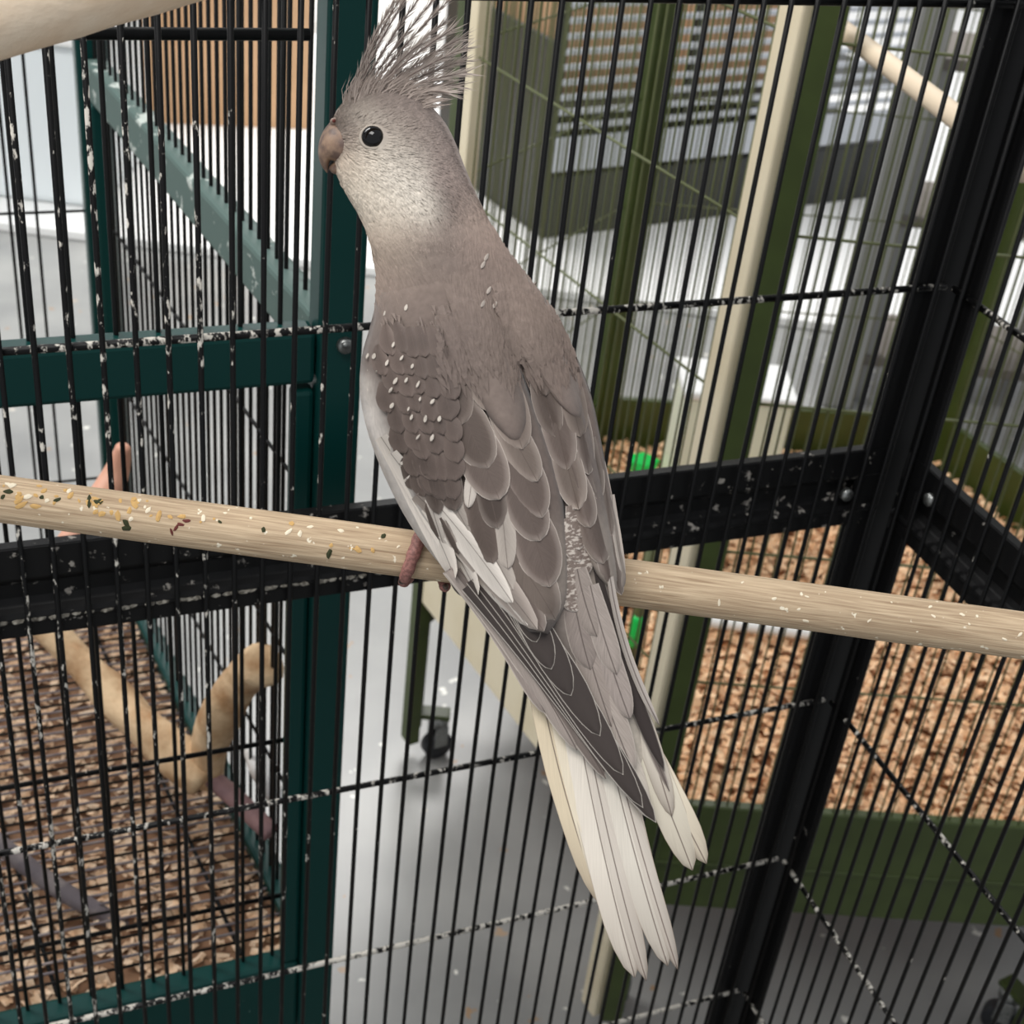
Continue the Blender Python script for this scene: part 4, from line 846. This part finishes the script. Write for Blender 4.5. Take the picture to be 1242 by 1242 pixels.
# --- scapulars: smooth padded lobes over the wing roots
def lobe(O, I, lift, n=26, m_=14):
    o_, i_ = spline(O, n), spline(I, n); vs, fs, pxs = [], [], []
    for r_ in range(n):
        for c_ in range(m_):
            u = c_/(m_-1); v_ = r_/(n-1); p = o_[r_]*(1-u)+i_[r_]*u; h, _n = hit(*p, tree=TREE2)
            if h is None: h = TREE2.find_nearest(at_depth(p[0], p[1], ZB))[0]
            lf = lift*max(0, 1-abs(2*u-1)**2.6)**.7*min(1, (v_+.02)/.3)*(1 if v_ < .8 else max(0, 1-((v_-.8)/.2)**2)**.5)+.0012*(v_ > .1)-.003*(u in (0, 1))
            vs.append(at_depth(p[0], p[1], (h-CAM).dot(_f)-lf)); pxs.append(tuple(p))
    for r_ in range(n-1):
        for c_ in range(m_-1): fs.append((r_*m_+c_, r_*m_+c_+1, (r_+1)*m_+c_+1, (r_+1)*m_+c_))
    b0 = len(FV); FV.extend(tuple(v) for v in vs); FFc.extend(tuple(b0+i for i in f_) for f_ in fs)
    o = blink('scapular', vs, fs, M_PLUM, bird, True, origin=vs[n//2*m_+m_//2]); setcol(o, [bcol(*p)*(.80+.42*math.sin(math.pi*(i % m_)/(m_-1))**.6) for i, p in enumerate(pxs)])  # lobe middles lightened and edges darkened: relief shading painted into the colour
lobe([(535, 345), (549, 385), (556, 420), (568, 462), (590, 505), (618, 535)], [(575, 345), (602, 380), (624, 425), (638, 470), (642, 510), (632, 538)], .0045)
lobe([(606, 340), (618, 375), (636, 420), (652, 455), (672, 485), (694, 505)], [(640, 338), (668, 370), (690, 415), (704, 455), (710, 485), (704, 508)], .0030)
TREE3 = BVHTree.FromPolygons(allv+FV, allf+[tuple(len(allv)+i for i in f_) for f_ in FFc])

# --- contour plumage: soft strands over head, neck and back
def strands(name, n, yr, ln, wd, seedv, tree=None, keep=None, ang=.14, var=.08, lf=(.0004, .0004)):
    rr = random.Random(seedv); vs, fs, cols = [], [], []; cnt = tries = 0
    while cnt < n and tries < n*6:
        tries += 1
        x, y = rr.uniform(395, 730), rr.uniform(*yr)
        if keep and not keep(x, y): continue
        h, nr = hit(x, y, tree=tree or TREE2)
        if h is None: continue
        hb = np.array([x-398., y-165.]); hb /= np.hypot(*hb)+1e-6; bd = np.array([.30, .95]); wgt = min(1, max(0, (y-190)/110.)); d_ = hb*(1-wgt)+bd*wgt
        if y < 140: d_ = d_*.6+np.array([.7, -.1])*.5
        a = rr.gauss(0, ang); d_ = np.array([d_[0]*math.cos(a)-d_[1]*math.sin(a), d_[0]*math.sin(a)+d_[1]*math.cos(a)]); d_ /= np.hypot(*d_)
        l = ln*rr.uniform(.6, 1.3)*(1.5 if y < 122 else 1); p2 = (x+d_[0]*l, y+d_[1]*l); pm = (x+d_[0]*l*.5, y+d_[1]*l*.5)
        h2, n2_ = hit(*p2, tree=tree or TREE2); hm, nm_ = hit(*pm, tree=tree or TREE2)
        if h2 is None or hm is None or (h2-h).length > l*MPP*2.2: continue
        nx_ = np.array([-d_[1], d_[0]]); w_ = wd*rr.uniform(.6, 1.3)
        lf0, lf1 = .0001, lf[0]+rr.random()*lf[1]
        def P(px, py, base, lf): return at_depth(px, py, (base-CAM).dot(_f)-lf)
        b0 = len(vs)
        vs += [P(x-nx_[0]*w_*.5, y-nx_[1]*w_*.5, h, lf0), P(x+nx_[0]*w_*.5, y+nx_[1]*w_*.5, h, lf0), P(pm[0]-nx_[0]*w_*.5, pm[1]-nx_[1]*w_*.5, hm, lf1), P(pm[0]+nx_[0]*w_*.5, pm[1]+nx_[1]*w_*.5, hm, lf1), P(p2[0], p2[1], h2, lf1)]
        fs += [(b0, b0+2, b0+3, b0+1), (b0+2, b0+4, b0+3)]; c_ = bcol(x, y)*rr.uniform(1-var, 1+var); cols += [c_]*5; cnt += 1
    o = blink(name, vs, fs, M_PLUM, bird, False, origin=at_depth(500, 200, ZB)); setcol(o, cols); tag(o, kind='stuff'); return o
strands('head_plumage', 9000, (104, 300), 13, 1.7, 41, keep=lambda x, y: (x-452)**2+(y-166)**2 > 17**2)
kr = random.Random(5)
strands('back_plumage', 5200, (270, 400), 22, 4.0, 42, tree=TREE3, ang=.10, var=.05, lf=(.0003, .0003), keep=lambda x, y: kr.random() < 1-(y-(345 if x > 530 else 318))/70)
strands('wing_plumage', 900, (380, 470), 22, 4.5, 43, tree=TREE3, ang=.10, var=.05, lf=(.0003, .0003), keep=lambda x, y: 530 < x < 715 and kr.random() < 1.-(y-380)/90)

# --- white spots at the tips of the shoulder coverts and a few on the nape
def spot(x, y, rx_, ry_, ang, c_=(222, 212, 200)):
    feather((x-math.sin(ang)*-ry_, y-math.cos(ang)*ry_), (x+math.sin(ang)*-ry_, y+math.cos(ang)*ry_), rx_, c_, lw, M_PRI, 1.2, .0, tipshape=.5, base=.35, camber=.0002, lift_tip=.0001, name='spot_feather', tree=TREE3, bright=.7)
for x, y in [(468, 440), (492, 461), (506, 466), (478, 462), (474, 473), (508, 484), (497, 496), (526, 487), (514, 508), (534, 508), (498, 506), (508, 530), (522, 531), (476, 492), (489, 434), (450, 415), (452, 432), (447, 448), (456, 452), (464, 380), (494, 373), (453, 395), (448, 470), (500, 444), (478, 418), (452, 405), (446, 432)]:
    spot(x+sp.uniform(-2, 2), y, sp.uniform(1.2, 2.4), sp.uniform(2.6, 4.6), sp.uniform(.2, .7))
for x, y in [(590, 312), (586, 321), (593, 352), (600, 370), (586, 368), (648, 346)]: spot(x, y, 2.2, 5, .5, (196, 184, 174))
# --- head: eye, beak, cere, crest
def ball(name, c_, r_, material, parent=bird, sc=(1, 1, 1), sub=3):
    bm = bmesh.new(); bmesh.ops.create_icosphere(bm, subdivisions=sub, radius=r_)
    for v in bm.verts: v.co = RX*(v.co.x*sc[0])+DN*(v.co.y*sc[1])+_f*(v.co.z*sc[2])
    me = bpy.data.meshes.new(name); bm.to_mesh(me); bm.free(); me.polygons.foreach_set('use_smooth', [True]*len(me.polygons)); me.materials.append(material)
    o = bpy.data.objects.new(name, me); COL.objects.link(o); o.location = c_; fixp(o, parent); return o
M_EYE = mat('dark_eye', (5, 4, 4), .08, spec=.4); M_LID = mat('eyelid_skin', (176, 166, 154), .75); M_BEAK = mat('horn_beak', (104, 83, 74), .5, noise=(210, (160, 132, 110), (1, 1, 1), .40, .62)); M_CERE = mat('fleshy_cere', (152, 134, 122), .8); M_NOS = mat('nostril', (110, 52, 44), .7)
eh, en = hit(452, 166)
ed_ = (eh-CAM).dot(_f)
ball('eye', at_depth(452, 166, 2*ZB-ed_-.0002), .0036, M_EYE, sc=(1, 1, .75))      # its other eye, on the far side of the head
eye = ball('eye', at_depth(452, 166, ed_+.0002), .0036, M_EYE, sc=(1, 1, .75))
ring_path = [at_depth(452.5+13.6*math.cos(a)*(1.08), 167+13.2*math.sin(a), ed_-.0002+.0009*abs(math.cos(a))) for a in np.linspace(0, 2*math.pi, 25)]
vs, fs = tube_data(ring_path, .0007, 8, False); blink('eyelid', vs, fs, M_LID)
def loft(name, secs, material, n=20):
    """secs: (px, py, radius across in px, radius in depth m, direction of 'across' in px)"""
    vs, fs = [], []
    for px, py, r_, rd_, (ax_, ay_) in secs:
        l = math.hypot(ax_, ay_); ax_, ay_ = ax_/l, ay_/l
        for k_ in range(n):
            a = 2*math.pi*k_/n; vs.append(at_depth(px+ax_*r_*math.cos(a), py+ay_*r_*math.cos(a), ZB-rd_*math.sin(a)))
    m_ = len(secs)
    for i in range(m_-1):
        for k_ in range(n): fs.append((i*n+k_, i*n+(k_+1) % n, (i+1)*n+(k_+1) % n, (i+1)*n+k_))
    fs += [tuple(range(n-1, -1, -1)), tuple((m_-1)*n+k_ for k_ in range(n))]
    return blink(name, vs, fs, material)
_cul = spline([(412, 145, .0095), (400, 149, .0092), (391, 161, .0082), (386.5, 175, .0068), (386, 189, .0052), (390, 201, .0030), (396.5, 210, .0005)], 22)
_inn = spline([(424, 200), (414, 199), (408, 197), (403, 195), (400.5, 195), (399, 200), (397.5, 209)], 22)
loft('upper_beak', [((c_[0]+i_[0])/2, (c_[1]+i_[1])/2, math.hypot(c_[0]-i_[0], c_[1]-i_[1])/2+.1, c_[2], (c_[0]-i_[0], c_[1]-i_[1]+1e-4)) for c_, i_ in zip(_cul, _inn)], M_BEAK)
loft('lower_beak', [(424, 203, 12, .0066, (-.2, 1)), (412, 203, 10, .0056, (-.2, 1)), (404, 203, 7, .0042, (-.2, 1)), (399, 203, 2, .0014, (-.2, 1))], M_BEAK)
cere = ball('cere', at_depth(406, 148, ZB-.0040), .0013, M_CERE, sc=(1.2, 1.0, 1.8), sub=3)
nos = ball('nostril', at_depth(405, 146.5, ZB-.0064), .0006, M_NOS, cere, sub=2)
M_CREST = mat_plumage('crest_barbs')
def crest(base, ctrl, tip, dz, blen, seedv):
    rr = random.Random(seedv); b_, c_, t_ = map(lambda q: np.array(q, float), (base, ctrl, tip)); n = 26
    pts = [(1-s_)**2*b_+2*s_*(1-s_)*c_+s_*s_*t_ for s_ in np.linspace(0, 1, n)]
    P = [at_depth(p[0], p[1], ZB+dz*(i/(n-1))) for i, p in enumerate(pts)]
    vs, fs = tube_data(P, [.00028*(1-.75*i/(n-1))+.00006 for i in range(n)], 5); cols = [np.array(lin((122, 108, 102)))]*len(vs)
    nb_ = 46
    for i in range(nb_*2):
        s_ = .16+.84*(i//2)/nb_+rr.uniform(-.01, .01); s_ = min(.995, s_); k_ = s_*(n-1); i0 = min(int(k_), n-2); p = pts[i0]+(pts[i0+1]-pts[i0])*(k_-i0); d_ = pts[i0+1]-pts[i0]; d_ = d_/np.hypot(*d_)
        sd = 1 if i % 2 else -1; nr_ = np.array([-d_[1], d_[0]])*sd; an = rr.uniform(.10, .34); q_ = d_*math.cos(an)+nr_*math.sin(an)
        l = blen*1.5*rr.uniform(.6, 1.3)*(.75+.45*math.sin(math.pi*min(1, s_*.62+.15))); dep = ZB+dz*s_
        e_ = p+q_*l+nr_*rr.uniform(-1, 1); mid = p+q_*l*.55; w_ = rr.uniform(.28, .6); zz = rr.uniform(-.0018, .0018); wn_ = np.array([-q_[1], q_[0]])*w_
        b0 = len(vs); vs += [at_depth(*(p-wn_), dep), at_depth(*(p+wn_), dep), at_depth(*(mid-wn_*.9), dep+zz*.5), at_depth(*(mid+wn_*.9), dep+zz*.5), at_depth(*e_, dep+zz)]
        fs += [(b0, b0+2, b0+3, b0+1), (b0+2, b0+4, b0+3)]; cc = np.array(lin((186, 173, 164)))*rr.uniform(.75, 1.2)*.95; cols += [cc]*5
    o = blink('crest_feather', vs, fs, M_CREST, bird, True); setcol(o, cols)
CR = [((428, 112), (440, 62), (478, 2)), ((431, 110), (446, 60), (492, -12)), ((434, 109), (452, 58), (505, -22)), ((437, 108), (462, 60), (520, -18)), ((441, 107), (470, 66), (532, -8)), ((445, 108), (480, 62), (549, -4)), ((449, 108), (488, 66), (541, 26)),
      ((453, 108), (492, 70), (548, 36)), ((457, 109), (500, 76), (561, 46)), ((461, 110), (504, 84), (564, 58)), ((466, 111), (508, 90), (562, 74)), ((472, 111), (512, 96), (566, 88)), ((478, 112), (514, 101), (556, 104)), ((486, 113), (516, 106), (545, 113)), ((470, 108), (500, 80), (535, 70)), ((458, 106), (482, 72), (512, 52))]
def crest_down(n, seedv):
    rr = random.Random(seedv); vs, fs, cols = [], [], []
    for i in range(n):
        t_ = rr.random(); x = 420+95*t_+rr.uniform(-5, 5); y = 121-9*math.sin(math.pi*min(1, t_*1.05))+rr.uniform(-2, 9)+5*t_
        an = math.radians(74-64*t_+rr.gauss(0, 7)); l = rr.uniform(16, 46)*(1-.35*abs(t_-.45)); dep = ZB-rr.uniform(-.004, .0095)
        d_ = np.array([math.cos(an), -math.sin(an)]); nr_ = np.array([-d_[1], d_[0]]); w_ = rr.uniform(.5, 1.1); cu = -rr.uniform(0, 5)
        b0 = len(vs); p = np.array([x, y]); mid = p+d_*l*.5+nr_*cu; e_ = p+d_*l
        vs += [at_depth(*(p-nr_*w_), dep), at_depth(*(p+nr_*w_), dep), at_depth(*(mid-nr_*w_*.8), dep), at_depth(*(mid+nr_*w_*.8), dep), at_depth(*e_, dep+rr.uniform(-.001, .001))]
        fs += [(b0, b0+2, b0+3, b0+1), (b0+2, b0+4, b0+3)]; cols += [np.array(lin((170, 156, 147)))*rr.uniform(.8, 1.15)*.92]*5
    o = blink('crest_down', vs, fs, M_CREST, bird, False); setcol(o, cols); tag(o, kind='stuff')
crest_down(750, 77)
for i, (b_, c_, t_) in enumerate(CR): crest((b_[0]-2, b_[1]+8), c_, t_, rng.uniform(-.007, .007), 15 if i > 6 else 10, 60+i)

# --- feet: four toes each, closed round the dowel
M_TOE = mat('scaly_toe', (150, 104, 96), .6, noise=(900, (120, 80, 74), (1, 1, 1), .42, .6)); M_CLAW = mat('claw', (70, 58, 54), .4)
def foot(px0, label):
    ft = bpy.data.objects.new('foot', None); COL.objects.link(ft); c0_ = at_depth(px0, 605+(771-605)*px0/1242, ZD); ft.location = c0_+e_up*(RD+.003); ft.empty_display_size = .01; fixp(ft, bird); ft['label'] = label
    off = ft.location
    def fx(o):
        o.parent = ft; o.matrix_parent_inverse = Matrix.Translation(-off)
    for sh0, sh1, a0, a1 in ((0, -.0062, 95, -62), (.0125, .0130, 95, -40), (-.001, -.007, 100, 265), (.003, .008, 100, 260)):
        path, rad = [], []
        for i in range(17):
            t_ = i/16; a = math.radians(a0+(a1-a0)*t_); rt = (.0027-.0006*t_)*(1+.09*math.sin(i*2.1))
            path.append(c0_+DDIR*(sh0+(sh1-sh0)*t_)+(e_cam*math.cos(a)+e_up*math.sin(a))*(RD+rt*.93)); rad.append(rt)
        rad[0] *= .8; rad[-1] *= .7
        p0 = path[0]; vs, fs = tube_data([p-p0 for p in path], rad, 12); o = link('toe', vs, fs, M_TOE, None, True); o.location = p0; fx(o)
        tp = []; sgn = 1 if a1 > a0 else -1
        for i in range(6):
            a = math.radians(a1+sgn*i*6); tp.append(c0_+DDIR*(sh1+(sh1-sh0)*.03*i)+(e_cam*math.cos(a)+e_up*math.sin(a))*(RD+.0015+.0002*i))
        vs, fs = tube_data([p-tp[0] for p in tp], [.0011, .0010, .0008, .0006, .0004, .00015], 8); o = link('claw', vs, fs, M_CLAW, None, True); o.location = tp[0]; fx(o)
    a_ = c0_+e_up*(RD+.001); b2 = a_+e_up*.020-e_cam*(-.006)
    vs, fs = tube_data([a_-a_, (b2-a_)*.5, b2-a_], [.0030, .0027, .0042], 12); o = link('shank', vs, fs, M_TOE, None, True); o.location = a_; fx(o)
foot(517, 'scaly pink-brown foot gripping the dowel beside the white wing edge'); foot(640, 'scaly foot gripping the dowel under the tail')
